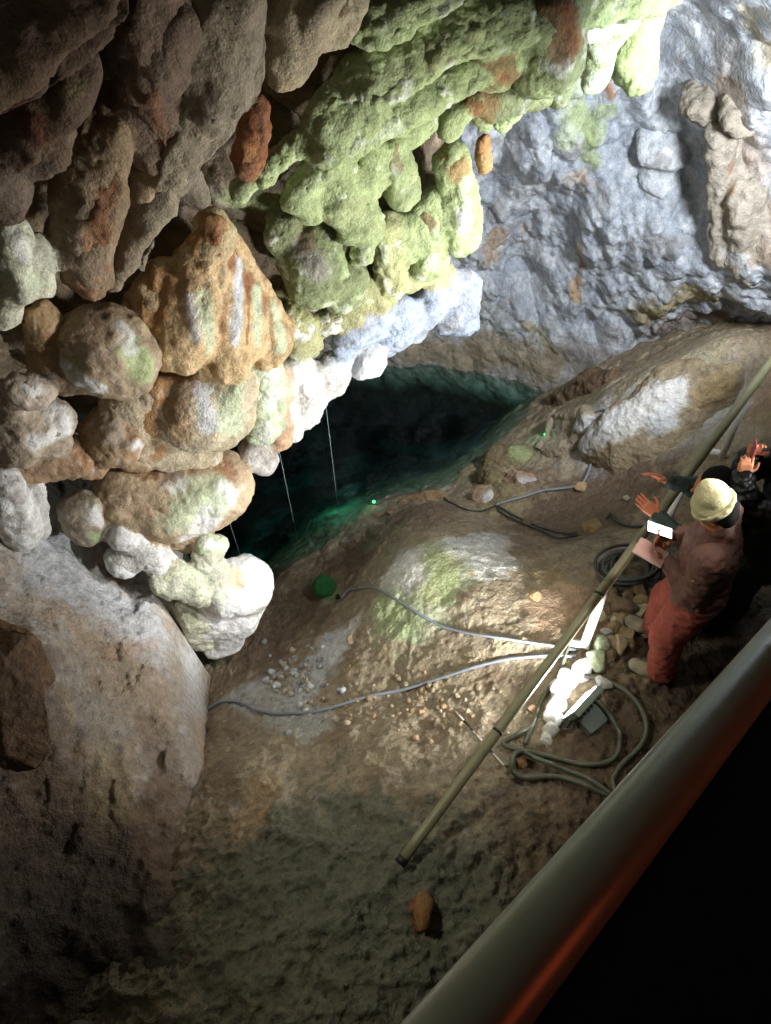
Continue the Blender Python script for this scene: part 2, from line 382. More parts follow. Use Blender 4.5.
cg = np.stack([a.ravel() for a in np.meshgrid(cx_, cy_, indexing='ij')], 1)
cz = tps_eval(_fw, FX, cg).reshape(len(cx_), len(cy_))
def bil(Z, x0, y0, h, x, y):
    u = np.clip((x - x0) / h, 0, Z.shape[0] - 1.001); v = np.clip((y - y0) / h, 0, Z.shape[1] - 1.001)
    i = u.astype(int); j = v.astype(int); a = u - i; b = v - j
    return Z[i, j] * (1 - a) * (1 - b) + Z[i + 1, j] * a * (1 - b) + Z[i, j + 1] * (1 - a) * b + Z[i + 1, j + 1] * a * b
z0 = bil(cz, fx0, fy0, 0.05, gq[:, 0], gq[:, 1])
P3 = np.column_stack([gq, z0 * 0.6])
# rock texture of the ground: broad lumps, sharp strata, pebbly dirt
lump = 0.10 * fbm(P3, 1.6, 4, 3) + 0.035 * fbm(P3, 6, 4, 4, 0.6)
W_ = P3 + 0.12 * fbm(P3, 2.2, 3, 8)[:, None]
f1, f2, idv = worley(W_ * np.array([1, 1, 1.0]), 5.5, 11)
strata = 0.05 * (idv - 0.5) * sst(0, 0.18, f2 - f1)
p1, p2, pid = worley(P3 * np.array([1, 1, 1]), 24, 21)
peb = 0.018 * sst(0.55, 0.1, p1) * (pid > 0.45)
rid = 0.022 * fbm(P3 * np.array([1.0, 2.4, 1]), 7, 4, 31, ridged=True)
def wgt(px, py, z, r):  # weight around a place on the ground
    c = at_z(px, py, z)[:2]; return np.exp(-((gq - c) ** 2).sum(1) / (2 * r * r))
w_peb = np.clip(0.35 + wgt(300, 690, -.9, .35) + wgt(430, 700, -.5, .5) + wgt(620, 610, -.1, .25) + wgt(640, 730, 0, .4), 0, 1.3)
w_flat = np.clip(wgt(450, 565, -.45, .28) + wgt(540, 600, -.25, .25) + wgt(690, 390, .1, .3), 0, 1)
w_fore = sst(2.0, 1.0, gq[:, 1] + 0.3 * gq[:, 0] * 0)
zz = z0 + lump * (1 - .5 * w_flat) + strata * (1 - .85 * w_flat) * 0.8 + peb * w_peb * (1 - .8 * w_flat) + rid * (0.35 + 0.8 * w_fore) * (1 - .5 * w_flat)
zz += w_fore * (0.09 * fbm(P3, 4, 6, 41, 0.62, ridged=True) + 0.022 * fbm(P3 * np.array([1.5, .8, 1]), 13, 4, 42, .6))
FZG = zz.reshape(GX.shape)
def floor_z(x, y): return float(bil(FZG, fx0, fy0, fh, np.array([x]), np.array([y]))[0])
def on_floor(px, py):
    d = ray(px, py); t = np.arange(2.5, 10, 0.01); p = CAM + d * t[:, None]
    fz = bil(FZG, fx0, fy0, fh, p[:, 0], p[:, 1]); k = np.nonzero(p[:, 2] < fz)[0]
    return p[k[0]] if len(k) else p[-1]
V = np.column_stack([gq, zz]); Q = grid_quads(len(gx), len(gy))
floor_stamps = [
 (300,900,480,960,150,lin((.40,.40,.33)),.8),(300,850,420,900,70,lin((.42,.42,.35)),.8),(620,860,560,960,70,DBROWN,.6),(560,850,640,800,70,DMUD,.7),
 (700,600,760,650,110,DBROWN,.9),(640,720,700,700,60,DBROWN,.85),(600,740,560,760,40,DBROWN,.6),
 (250,650,340,560,40,DMUD,.7),(360,545,430,500,32,DMUD,.7),(560,520,620,480,60,DMUD,.85),(520,470,490,490,24,BROWN,.6),(480,460,500,500,25,KHAKI,.5),
 (440,560,400,600,45,PGREEN,.75),(430,580,440,560,24,YGREEN,.8),(480,545,490,555,26,WHITE,.9),(395,560,400,570,26,WHITE,.85),(385,610,395,620,22,GREEN,.7),(455,540,500,535,20,WHITE,.8),(430,555,445,590,14,GREEN,.6),  # whites and pale greens include the mound's highlight, painted in
 (330,640,300,680,22,CHALK,.85),(240,690,310,720,22,CHALK,.6),(350,620,330,650,12,WHITE,.7),
 (560,600,590,610,40,PEACH,.45),(600,430,690,400,45,CHALK,.55),(620,385,700,360,22,KHAKI,.6),(640,410,660,400,28,WHITE,.7),(585,425,600,430,16,CHALK,.5),
 (510,450,520,452,11,GREEN,.8),(335,555,380,520,16,DMUD,.5),
 (260,790,240,820,20,TAN,.6),
 (420,905,422,920,14,RUST,.8),(325,590,326,592,12,GREEN,.8)]  # last green dab stands for green lamp light on the ground
C = paint(V, MUD, floor_stamps, 3, mottle=[(BROWN, 2.2, .05, .5), (KHAKI, 5, .15, .35), (CHALK, 9, .28, .35)])
DEPTH_GLOOM = lin((.20, .22, .18)) + sst(.0, .35, fbm(V, 1.7, 4, 91))[:, None] * lin((.52, .60, .58)); kz = sst(-1.6, -2.1, V[:, 2] + .1 * fbm(V, 3, 3, 90))[:, None]; C = C * (1 - kz) + DEPTH_GLOOM * kz      # depth gloom painted on the pool bed, pale patches for cloudy reflections
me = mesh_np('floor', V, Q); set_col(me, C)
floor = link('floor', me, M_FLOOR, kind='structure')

# ---- the far wall of the chamber
WP = [(400,372,6.7),(470,372,6.6),(540,395,6.2),(600,370,6.0),(660,350,6.0),(771,330,5.6),(480,250,6.5),(560,200,6.35),(640,150,6.1),(700,200,5.8),(750,200,5.4),(771,100,5.1),(771,250,5.1),(700,20,5.6),(640,60,6.0),(400,300,6.7),(350,370,6.8),(700,280,5.5),(740,300,5.5),(690,320,5.9),(590,130,5.95),(560,250,6.4),(620,210,5.95),(540,300,6.45),(760,20,4.9),(900,150,4.6),(900,0,4.3),(900,300,5.0),(650,300,5.75)]
pts = np.array([at_y(a, b, c) for a, b, c in WP]); WX = np.vstack([pts[:, [0, 2]], [(-3, -3), (-3, 4), (5, -3), (1.0, -3), (6, 4), (-1, 4.5), (3, 5)]]); WY = np.concatenate([pts[:, 1], [6.9, 6.2, 5.2, 6.6, 4.2, 5.8, 4.6]])
_ww = tps_fit(WX, WY, 3e-3)
wh = 0.0135; wx = np.arange(-3.2, 5.2, wh); wz = np.arange(-2.6, 4.9, wh)
AX, AZ = np.meshgrid(wx, wz, indexing='ij'); q = np.stack([AX.ravel(), AZ.ravel()], 1)
cxx = np.arange(-3.2, 5.3, .05); czz = np.arange(-2.6, 5.0, .05); cg = np.stack([a.ravel() for a in np.meshgrid(cxx, czz, indexing='ij')], 1)
cy = tps_eval(_ww, WX, cg).reshape(len(cxx), len(czz)); y0 = bil(cy, -3.2, -2.6, .05, q[:, 0], q[:, 1])
P3 = np.column_stack([q[:, 0], y0 * .5, q[:, 1]])
Wp = P3 * np.array([1, 1, .45]) + 0.15 * fbm(P3, 1.5, 3, 50)[:, None]
a1, a2, aid = worley(Wp, 2.6, 51); b1, b2, bid = worley(P3 * np.array([1, 1, .6]) + 0.06 * fbm(P3, 4, 3, 52)[:, None], 6.5, 53)
dy = 0.26 * (0.55 - a1) + 0.14 * (0.5 - b1) + 0.30 * fbm(P3 * np.array([1, 1, .8]) + P3[:, [2, 1, 0]] * .4, 1.5, 4, 54) + 0.045 * fbm(P3, 6, 5, 55, .6) + 0.09 * (aid - .5) * sst(0, .12, a2 - a1) + 0.04 * (bid - .5) * sst(0, .1, b2 - b1)
dy += 0.018 * fbm(P3 * np.array([1, 1, .5]), 16, 3, 56, ridged=True)
dy *= (1 - .65 * sst(-.2, -1.1, q[:, 1]))
yy = y0 - dy
V = np.column_stack([q[:, 0], yy, q[:, 1]]); Q = grid_quads(len(wx), len(wz))
wall_stamps = [(600,80,606,100,7,ORANGE,.8),(620,45,616,60,5,ORANGE,.7),(575,250,570,300,7,TAN,.8),(575,260,578,272,5,RUST,.6),(500,240,495,260,12,TAN,.6),(590,90,560,150,14,PGREEN,.8),(575,115,590,165,12,GREEN,.75),(600,140,605,120,14,GREEN,.7),(560,60,620,50,20,PGREEN,.7),
 (640,320,700,300,18,KHAKI,.8),(665,335,720,320,16,DMUD,.8),(725,100,760,250,26,TAN,.5),(745,20,765,60,16,KHAKI,.6),(735,230,728,260,6,ORANGE,.6),(480,350,540,370,22,MUD,.8),(420,355,470,365,18,MUD,.8),(560,360,600,370,20,DMUD,.5),(530,330,545,350,8,KHAKI,.7),(720,80,735,110,24,GREYB,.5),(465,290,470,310,12,TAN,.4)]
C = paint(V, lin((.66,.68,.71)), wall_stamps, 7, mottle=[(CHALK, 2.5, -.05, .7), (GREYB, 3.1, .10, .55), (TAN, 2.0, .25, .6), (WHITE, 8, .15, .4)])
Wz = np.clip(sst(-0.6, -1.4, V[:, 2]), 0, 1)[:, None]; C = C * (1 - .6 * Wz) + MUD * .6 * Wz; DEPTH_GLOOM = lin((.20, .22, .18)); kz = sst(-1.65, -1.95, V[:, 2])[:, None]; C = C * (1 - kz) + DEPTH_GLOOM * kz  # underwater wall foot painted dark for deep-water gloom
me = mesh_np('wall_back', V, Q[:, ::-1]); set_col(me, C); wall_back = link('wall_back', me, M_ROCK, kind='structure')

# ---- left slope, a rock wall rising from the ground beside the pool
LP = [(60,500,.35),(100,560,.0),(150,600,-.25),(190,615,-.5),(196,650,-.62),(203,700,-.66),(206,760,-.68),(198,830,-.62),(196,870,-.5),(100,650,.12),(50,600,.45),(0,520,.85),(0,600,.8),(-60,560,1.2),(0,700,.7),(100,750,.05),(150,750,-.25),(50,850,.08),(120,900,-.22),(0,1000,-.02),(100,1000,-.28),(200,1000,-.2),(150,680,-.25),(-80,800,.8),(60,700,.35),(30,480,.75),(130,540,-.1),(50,950,-.1),(150,850,-.3),(180,930,-.24),(235,1000,-.2),(-80,1000,.3)]
LX = np.array([at_z(a, b, c)[:2] for a, b, c in LP] + [(-3.2, 4), (-3.2, 2), (-3.2, 0), (-1.6, -.8), (-1.3, 4.0)]); LZ = np.array([c for *_, c in LP] + [1.2, 1.4, .6, -.3, -.9], float)
_lw = tps_fit(LX, LZ, 2e-3)
lh = 0.0125; lx = np.arange(-3.3, -0.5, lh); ly = np.arange(-.8, 4.2, lh)
AX, AY = np.meshgrid(lx, ly, indexing='ij'); q = np.stack([AX.ravel(), AY.ravel()], 1)
z0 = tps_eval(_lw, LX, q)
EP = np.array([at_z(a, b, c)[:2] for a, b, c in [(262,1060,-.2),(245,1000,-.2),(222,930,-.3),(206,872,-.5),(204,830,-.62),(198,760,-.68),(186,700,-.66),(177,655,-.62),(176,625,-.55),(150,585,-.3)]] + [(-2.0, 3.3), (-2.1, 4.3)])
ex = np.interp(q[:, 1], EP[:, 1][np.argsort(EP[:, 1])], EP[:, 0][np.argsort(EP[:, 1])])
P3 = np.column_stack([q, z0 * .8])
ex = ex + 0.035 * fbm(P3 * np.array([.2, 1, .2]), 4, 3, 60)
beyond = q[:, 0] - ex
drop = np.where(beyond > -0.10, 9.0 * (np.clip(beyond + 0.10, 0, .1) ** 2) + np.clip(beyond, 0, None) * 14, 0)
f1, f2, fid = worley(P3 * np.array([1, .7, 1]) + .1 * fbm(P3, 3, 3, 61)[:, None], 4.5, 62)
zz = z0 + 0.14 * fbm(P3, 1.8, 4, 63) + 0.05 * (fid - .5) * sst(0, .15, f2 - f1) + 0.055 * fbm(P3, 8, 5, 64, .62) + 0.045 * fbm(P3, 5, 5, 65, ridged=True) - np.minimum(drop, 2.2)
V = np.column_stack([q, zz]); Q = grid_quads(len(lx), len(ly))
keep = (V[:, 2] > -2.4)[Q].all(1) & (beyond < 0.35)[Q].all(1); Q = Q[keep]
ls = [(0,480,60,520,50,WHITE,.75),(60,560,150,620,45,CHALK,.7),(180,600,200,700,26,CHALK,.6),(100,640,150,700,40,TAN,.4),(110,650,160,640,9,ORANGE,.35),(20,650,40,760,50,DBROWN,.6),(40,820,110,860,80,BROWN,.85),(150,900,100,1000,110,DBROWN,.85),(20,900,40,1000,90,DBROWN,.85),(160,800,180,860,36,BROWN,.6),(190,650,200,560,30,WHITE,.7),(205,720,206,800,10,PEACH,.6),(150,720,185,800,20,BROWN,.5),(200,890,240,1000,30,DMUD,.6),(110,760,120,800,30,KHAKI,.4)]  # large browns low down paint the slope's shaded part darker
C = paint(V, lin((.66, .61, .55)), ls, 9, mottle=[(TAN, 2.4, .05, .4), (CHALK, 6, .1, .35), (BROWN, 4, .25, .4)])
me = mesh_np('wall_left', V, Q); set_col(me, C); wall_left = link('wall_left', me, M_FLOOR, kind='structure')

#==FORMS==
# ------------------------------------------------------------------ hanging formations, each one its own
GM = [(WHITE, 9, .12, .5), (DGREEN, 5, .1, .5)]
FORMS = []
def F(*a, **k):
    if a[0] == 'rock_slab':
        for l in a[2]: l['ra'] *= 1.5; l['rb'] *= 1.4; l['flat'] *= .5
    FORMS.append((a, k))
# bulbs at the left edge
F('flowstone_boulder', 'big round grey flowstone bulb with a frosted green right side, left of the orange skirt', [lobe(98,350,112,355,44,46,.85,-.18), ell(72,372,20,24,0,.8,-.14)], lin((.60,.52,.42)), [(135,345,148,375,15,GREEN,.8),(128,325,135,350,10,WHITE,.7),(82,388,92,395,10,WHITE,.9),(60,372,75,385,10,WHITE,.6),(95,320,120,330,16,BROWN,.5)], seed=101)
F('flowstone_boulder', 'narrow tan flowstone ridge squeezed left of the big grey bulb', [lobe(42,322,44,372,20,16,.8,-.08)], TAN, [(50,340,52,370,6,RUST,.5)], seed=102)
F('flowstone_bulb', 'small pale knob on top of the grey bulb cluster by the left edge', [lobe(26,388,36,391,17,17,.9,-.24)], lin((.68,.62,.55)), [(36,382,40,396,9,WHITE,.8)], seed=103)
F('flowstone_boulder', 'grey white wedge shaped flowstone lump below the small pale knob, left edge', [lobe(20,430,52,420,34,22,.85,-.16), ell(46,440,26,18,0,.85,-.16), ell(10,400,18,20,0,.85,-.16)], lin((.64,.58,.50)), [(60,405,68,435,12,WHITE,.8),(40,445,58,440,9,WHITE,.8),(15,400,20,415,8,BROWN,.5)], seed=104)
F('flowstone_boulder', 'brown rounded underside lump at the bottom of the left bulb cluster', [lobe(10,462,70,456,22,22,.85,-.04), ell(92,464,18,14,0,.85,-.02)], lin((.62,.51,.40)), [(20,475,80,475,9,BROWN,.6),(85,450,96,470,8,ORANGE,.5)], seed=105)
F('flowstone_boulder', 'smooth brown lobe between the left bulb cluster and the orange skirt', [ell(112,436,34,32,0,.8,-.02), lobe(130,455,148,462,16,8,.8,-.04)], lin((.62,.52,.40)), [(142,448,150,460,7,WHITE,.8),(132,425,140,460,6,ORANGE,.7),(100,420,120,430,15,GREYB,.5)], seed=106)
F('flowstone_skirt', 'orange cone shaped flowstone skirt fanning down below the brown slabs', [lobe(212,225,175,330,14,44,.55,-.05,-.12), lobe(215,225,262,335,12,34,.5,-.02,-.06), lobe(210,235,220,340,14,44,.6,-.05,-.12), lobe(160,270,140,310,14,20,.6,0), ell(225,345,60,18,-6,.7,-.08)],
  lin((.76,.65,.48)), [(210,225,150,320,24,ORANGE,.8),(220,240,270,310,12,RUST,.8),(185,260,175,340,14,TAN,.8),(245,265,240,345,7,CHALK,.85),(262,290,262,345,6,PGREEN,.85),(205,300,215,350,8,PGREEN,.8),(278,310,284,350,9,PGREEN,.8),(228,290,226,350,4,RUST,.7),(252,285,252,345,3,RUST,.8),(272,300,276,350,3,ORANGE,.8),(190,300,195,345,6,CHALK,.6)], kind='drape', amp=.8, seed=107, h=.014)
F('flowstone_boulder', 'long flowstone body under the orange skirt, orange left half, frosted right half', [ell(190,400,48,50,0,.7,-.02), ell(220,400,34,52,0,.7,-.08), lobe(150,385,140,420,18,24,.7,0), lobe(140,440,200,450,24,24,.6,.02), ell(120,400,24,24,0,.6,.04)],
  lin((.72,.66,.55)), [(150,375,150,450,20,ORANGE,.85),(165,372,190,365,14,ORANGE,.8),(175,420,185,440,14,ORANGE,.5),(225,375,235,430,18,PGREEN,.8),(205,385,210,430,10,CHALK,.8),(220,360,226,385,7,RUST,.7),(196,380,188,410,5,RUST,.5)], kind='rough', amp=.6, seed=108)
F('flowstone_boulder', 'large rounded tan bulb hanging over the pool corner, rusty top and white lower right', [lobe(120,495,165,505,30,40,.75,-.12), lobe(165,500,205,490,40,42,.75,-.14), ell(185,530,26,22,0,.75,-.12), ell(222,478,24,28,0,.7,-.12)],
  lin((.68,.59,.47)), [(210,470,225,470,16,RUST,.75),(185,520,215,500,24,PGREEN,.75),(195,540,230,500,14,WHITE,.85),(170,475,180,490,10,WHITE,.6),(110,500,150,510,20,BROWN,.4),(130,465,170,470,10,ORANGE,.5),(215,500,225,515,10,GREEN,.5)], kind='smooth', amp=.8, seed=109)
F('flowstone_column', 'pale green vertical flowstone rib on the pool side of the orange body', [lobe(262,358,262,428,24,17,.7,-.10), ell(250,380,16,30,0,.7,-.06)], PGREEN, [(250,400,252,440,6,GREEN,.7),(272,350,276,410,9,WHITE,.6),(262,430,266,440,9,WHITE,.5)], kind='rough', amp=.8, seed=110)
# white curtain of drip tips over the pool
tips = [(250,456,262,466,9,8,'leftmost dripping tip of the white curtain, grey in its folds'),(262,440,270,462,9,7,'second grey white tip of the curtain beside the peach drip'),
 (288,405,296,432,12,9,'white tongue of the curtain right of the peach drip'),(304,388,310,418,11,9,'white tongue in the middle of the curtain'),(318,385,316,410,8,6,'short tongue of the curtain with a cyan tip'),
 (335,372,338,388,13,9,'small white tongue with a pale cyan rim left of the round knob'),(296,372,306,384,15,15,'broad white cap above the curtain tongues')]
for i, (x0, y0_, x1, y1, r0, r1, lb) in enumerate(tips):
    F('curtain_tip', lb, [lobe(x0, y0_, x1, y1, r0, r1, .9, -.02 + .02 * (i % 2)), lobe(x0, y0_ - 8, x0 + 2, y0_, r0, r0, .8, .04)], WHITE if i > 1 else lin((.74,.72,.70)), [(x1, y1, x1, y1, 6, lin((.6,.82,.76)), .5)] if i in (4, 5) else [], kind='smooth', h=.012, seed=120 + i, k=.03)
F('curtain_tip', 'beaded peach coloured drip in the white curtain', [lobe(283,378,281,392,8,9,.9,-.10), lobe(279,400,281,414,6,6,.9,-.10), lobe(282,424,283,442,7,6,.9,-.10)], PEACH, [(283,375,284,385,6,ORANGE,.5)], h=.010, seed=130, k=.02)
F('flowstone_bulb', 'round white knob at the lowest point between curtain and blue lumps', [ell(367,358,19,19,0,.9,-.02)], CHALK, [], seed=131)
for i, (x, y, rx, ry, lb) in enumerate([(345,345,13,12,'chalky bead tucked left of the row of blue white lumps'),(415,330,12,14,'knobby blue white bead under the third lump'),(380,310,16,14,'blue white swelling behind the first two lumps'),(445,290,15,14,'blue white swelling behind the tall lump'),(362,326,25,18,'blue white lump above the round white knob'),(398,322,20,24,'blue white lump in the middle of the row under the green lumps'),(428,306,19,21,'blue white lump third in the row under the green lumps'),(462,304,17,33,'tall blue white lump hanging at the right end of the row'),(388,345,12,12,'little chalky bead hanging from the row of blue white lumps'),(446,325,11,10,'small chalky bead left of the tall blue white lump')]):
    F('flowstone_lump', lb, [ell(x, y, rx, ry, 0, .9, .02), ell(x + 6, y - 10, rx * .6, ry * .6, 0, .9, -.03)], lin((.60,.64,.70)), [(x, y - 10, x + 5, y, 8, WHITE, .6), (x - 3, y, x, y + 5, 4, TAN, .5)], kind='rough', amp=.9, seed=140 + i, h=.013)
# white lobes low over the pool, left
F('flowstone_lobe', 'brilliant white double lobe jutting over the pool beside the floor rock', [lobe(225,588,246,588,27,29,.8,-.62), lobe(238,605,226,636,26,20,.8,-.62), lobe(214,600,208,622,22,18,.8,-.58)], WHITE, [(238,572,244,582,9,lin((.85,.78,.6)),.8),(216,575,222,590,12,lin((.80,.82,.70)),.6)], seed=150, h=.013, amp=.7)
F('flowstone_bulb', 'small flat white cap between the tan bulb and the white double lobe', [lobe(206,545,216,545,11,11,.8,-.40)], PGREEN, [(212,540,220,546,7,WHITE,.8)], seed=151, h=.012)
F('flowstone_shelf', 'pitted pale shelf behind the white double lobe', [lobe(168,578,205,585,20,24,.7,-.56), lobe(190,610,200,635,22,16,.7,-.54), lobe(205,560,212,570,14,18,.7,-.50)], lin((.78,.77,.68)), [(195,575,205,590,14,PGREEN,.5),(182,612,196,618,7,DGREEN,.6)], kind='cauli', amp=.8, seed=152)
F('flowstone_lobe', 'grey lobe with a green foot in the hollow under the brown lump', [ell(84,520,20,28,-15,.8,-.20)], lin((.62,.57,.50)), [(98,535,104,545,7,GREEN,.8),(98,510,104,530,9,WHITE,.8)], seed=153)
F('flowstone_lobe', 'smooth white roll lying along the foot of the tan bulb', [lobe(118,535,150,553,13,14,.8,-.35), lobe(150,553,172,572,14,15,.8,-.42), ell(122,562,18,14,20,.8,-.35)], WHITE, [(140,560,150,568,8,GREYB,.4)], seed=154)
F('flowstone_lobe', 'white ragged tongue at the left edge above the slope', [lobe(0,490,20,530,26,22,.7,-.30), lobe(36,488,40,530,7,10,.8,-.22)], WHITE, [(20,500,30,530,8,GREYB,.5)], kind='rough', seed=155)
# upper left cluster
F('flowstone_cluster', 'white green ribbed lump hanging at the left edge above the bulbs', [lobe(8,240,22,285,24,18,.8,-.15), lobe(36,250,44,285,14,12,.8,-.12), ell(6,305,14,28,0,.8,-.1)], lin((.74,.73,.64)), [(35,280,45,290,9,PGREEN,.7),(20,235,30,260,9,WHITE,.6),(5,300,8,330,9,WHITE,.7)], kind='drape', seed=160)
F('rock_slab', 'brown tongue shaped rock slab with a rusty lower half, upper left', [lobe(100,120,88,270,26,20,.6,-.10,-.14), lobe(75,150,72,240,18,20,.6,-.08)], lin((.50,.42,.32)), [(105,180,102,270,14,RUST,.7),(88,250,90,290,16,lin((.66,.50,.38)),.8),(70,230,72,280,8,GREYB,.6)], kind='rough', amp=.9, seed=161, h=.018)
F('rock_slab', 'broad grey brown slab running diagonally down from the top edge', [lobe(225,-30,215,80,34,36,.5,-.22), lobe(210,80,150,200,34,16,.5,-.18,-.12), lobe(150,200,112,285,16,9,.6,-.12)], lin((.50,.46,.38)), [(215,20,240,70,22,GREYB,.7),(150,190,125,260,12,TAN,.4)], kind='slab', amp=.5, seed=162, h=.018, k=.1)
F('rock_slab', 'dark brown slab filling the top left corner', [lobe(-40,40,60,-20,70,60,.5,-.30), lobe(40,60,40,150,36,26,.5,-.25), lobe(-20,150,10,200,36,20,.5,-.2)], DBROWN, [(20,110,30,130,22,lin((.33,.18,.11)),.7),(60,20,70,90,16,KHAKI,.35)], kind='slab', amp=.6, seed=163, h=.02, k=.1)
F('rock_slab', 'dark slab between the corner slab and the grey brown diagonal slab', [lobe(140,-30,150,60,34,34,.5,-.18), lobe(150,60,150,150,30,18,.5,-.12)], lin((.40,.33,.27)), [(150,100,152,170,10,RUST,.5)], kind='slab', amp=.5, seed=164, h=.018, k=.1)
F('rock_slab', 'wedge of grey tan rock at the top edge beside the green shelf', [lobe(310,-20,285,70,34,20,.5,-.20), lobe(350,-20,330,30,24,18,.5,-.18)], lin((.62,.57,.46)), [(300,40,280,80,9,TAN,.6),(330,0,320,20,9,ORANGE,.4)], kind='slab', amp=.6, seed=165, h=.016, k=.08)
F('rock_tongue', 'rusty orange rock tongue standing out of the pale green shelf', [lobe(256,108,250,155,15,17,.7,-.20), lobe(246,165,252,176,10,5,.8,-.18)], RUST, [(246,150,250,170,9,ORANGE,.7),(262,110,266,150,5,DBROWN,.5)], kind='rough', seed=166, h=.013)
# green lumps
greens = [
 ('broad green rock shelf running from the top right down to the orange skirt', [lobe(560,30,420,95,16,24,.6,-.18), lobe(420,95,330,150,24,20,.6,-.18), lobe(330,150,290,200,20,12,.6,-.12), lobe(310,135,240,190,12,12,.6,-.08), lobe(520,10,660,-20,30,30,.6,-.15), lobe(380,60,330,110,20,20,.6,-.1), lobe(620,-25,430,30,44,44,.3,-.12), lobe(450,20,370,80,40,34,.3,-.12), lobe(390,90,330,120,26,22,.3,-.14), lobe(440,-30,380,10,40,40,.3,-.05)], 'cauli', GREEN, [(430,60,470,40,20,YGREEN,.6),(310,150,290,200,9,WHITE,.5),(400,130,330,160,9,PGREEN,.8)]),
 ('large dark olive lump with a frosted centre under the green shelf', [ell(312,262,34,46,-10,.7,-.03), ell(345,285,22,30,10,.75,-.10), ell(284,232,18,26,0,.6,.03)], 'rough', DGREEN, [(300,250,320,280,12,GREYB,.8),(305,215,310,240,12,BROWN,.6),(350,260,352,300,10,GREEN,.8),(330,310,350,315,8,PGREEN,.8)]),
 ('small rounded green lump above the dark olive one', [ell(308,203,17,20,0,.8,-.10)], 'rough', GREEN, [(300,190,306,196,9,DGREEN,.6)]),
 ('knobbly green cascade in the middle of the green lumps', [lobe(340,170,335,205,15,15,.8,-.14), lobe(355,185,372,225,13,13,.8,-.16), lobe(365,225,362,255,13,11,.8,-.16), lobe(345,210,352,235,10,9,.8,-.18), lobe(372,150,376,180,13,12,.8,-.14)], 'cauli', GREEN, [(340,200,360,225,9,PGREEN,.7),(345,160,350,170,8,BROWN,.5)]),
 ('green tear shaped pendant with a brown top, left of the tall green one', [lobe(396,150,404,190,11,19,.8,-.15)], 'smooth', GREEN, [(392,140,400,160,11,YGREEN,.8),(400,150,404,170,6,BROWN,.6)]),
 ('tall green rounded pendant at the right end of the lumps', [lobe(452,160,460,230,16,23,.8,-.10), ell(458,205,24,30,0,.8,-.10)], 'rough', GREEN, [(450,155,456,175,14,ORANGE,.7),(460,220,470,235,9,WHITE,.7),(470,190,476,220,8,PGREEN,.7)]),
 ('brown bottomed green lump left of the tall pendant', [lobe(425,205,428,260,14,22,.8,-.06), ell(405,235,16,24,0,.8,-.04)], 'rough', GREEN, [(425,200,428,225,12,BROWN,.8),(400,225,405,240,7,BROWN,.5),(432,255,436,270,8,PGREEN,.8)]),
 ('yellow green ragged curtain along the bottom of the green lumps', [lobe(385,225,392,285,14,16,.7,-.06), lobe(410,275,440,272,15,14,.7,0), lobe(360,290,375,295,14,12,.7,-.02), lobe(325,325,350,310,14,14,.7,0), lobe(300,335,312,345,12,10,.7,0), lobe(296,318,300,344,16,12,.7,.02)], 'cauli', YGREEN, [(300,340,340,330,10,WHITE,.8),(385,240,388,270,6,PGREEN,.7),(420,280,436,276,7,GREEN,.7)]),
 ('brown hollow backed boulder with a mossy underside on the green ledge', [lobe(556,5,545,60,32,38,.75,-.22), ell(520,95,34,18,-10,.7,-.14), lobe(570,40,560,95,14,14,.7,-.12)], 'rough', DGREEN, [(545,10,560,40,28,lin((.46,.36,.25)),.9),(520,70,540,100,14,GREEN,.8),(570,15,580,50,9,RUST,.7),(510,60,516,70,6,RUST,.8)]),
 ('smaller brown boulder left of the mossy hollow boulder', [lobe(490,38,492,70,18,24,.75,-.18), ell(485,100,24,14,0,.7,-.12)], 'rough', lin((.52,.38,.24)), [(475,90,500,98,14,GREEN,.8),(508,45,512,75,6,RUST,.7)]),
 ('green fringe of hanging nubs between the two brown boulders and the lumps', [lobe(395,115,405,125,16,14,.7,-.10), lobe(425,118,418,132,14,10,.7,-.10), lobe(455,110,448,128,16,12,.7,-.08), lobe(480,112,484,125,12,9,.7,-.05), lobe(510,112,503,122,12,10,.7,-.02)], 'cauli', GREEN, [(400,110,430,120,12,PGREEN,.7),(440,75,450,80,9,TAN,.5)]),
 ('smooth green droplet hanging at the top right of the green ledge', [lobe(640,20,636,72,20,24,.7,.05)], 'smooth', GREEN, [(640,30,640,60,12,YGREEN,.4)]),
 ('pale green leafy lump between the droplet and the mossy boulder', [lobe(600,40,596,78,22,15,.7,.05), lobe(615,15,580,20,26,20,.7,.02)], 'rough', PGREEN, [(590,60,600,70,9,GREEN,.8),(610,20,620,30,12,GREEN,.8)])]
for i, (lb, ls_, kd, bc, st) in enumerate(greens):
    F('mossy_formation', lb, ls_, bc, st, kind=kd, seed=170 + i, h=.014, amp=1.0, mottle=GM, k=.04)
F('rock_tongue', 'thin orange rock leaf beside the tall green pendant', [lobe(484,142,484,165,7,8,.6,0)], ORANGE, [], kind='rough', seed=190, h=.009, amp=.5)
F('rock_shoulder', 'dark brown rock shoulder at the left edge below the white tongue', [dict(a=at(-10,640,3.9), b=at(18,760,3.9), ra=.22, rb=.20, flat=.8), dict(a=at(10,620,4.1), b=at(26,680,4.1), ra=.16, rb=.14, flat=.8)], BROWN, [(10,660,30,720,18,DBROWN,.7)], kind='slab', amp=.5, seed=191, h=.016)
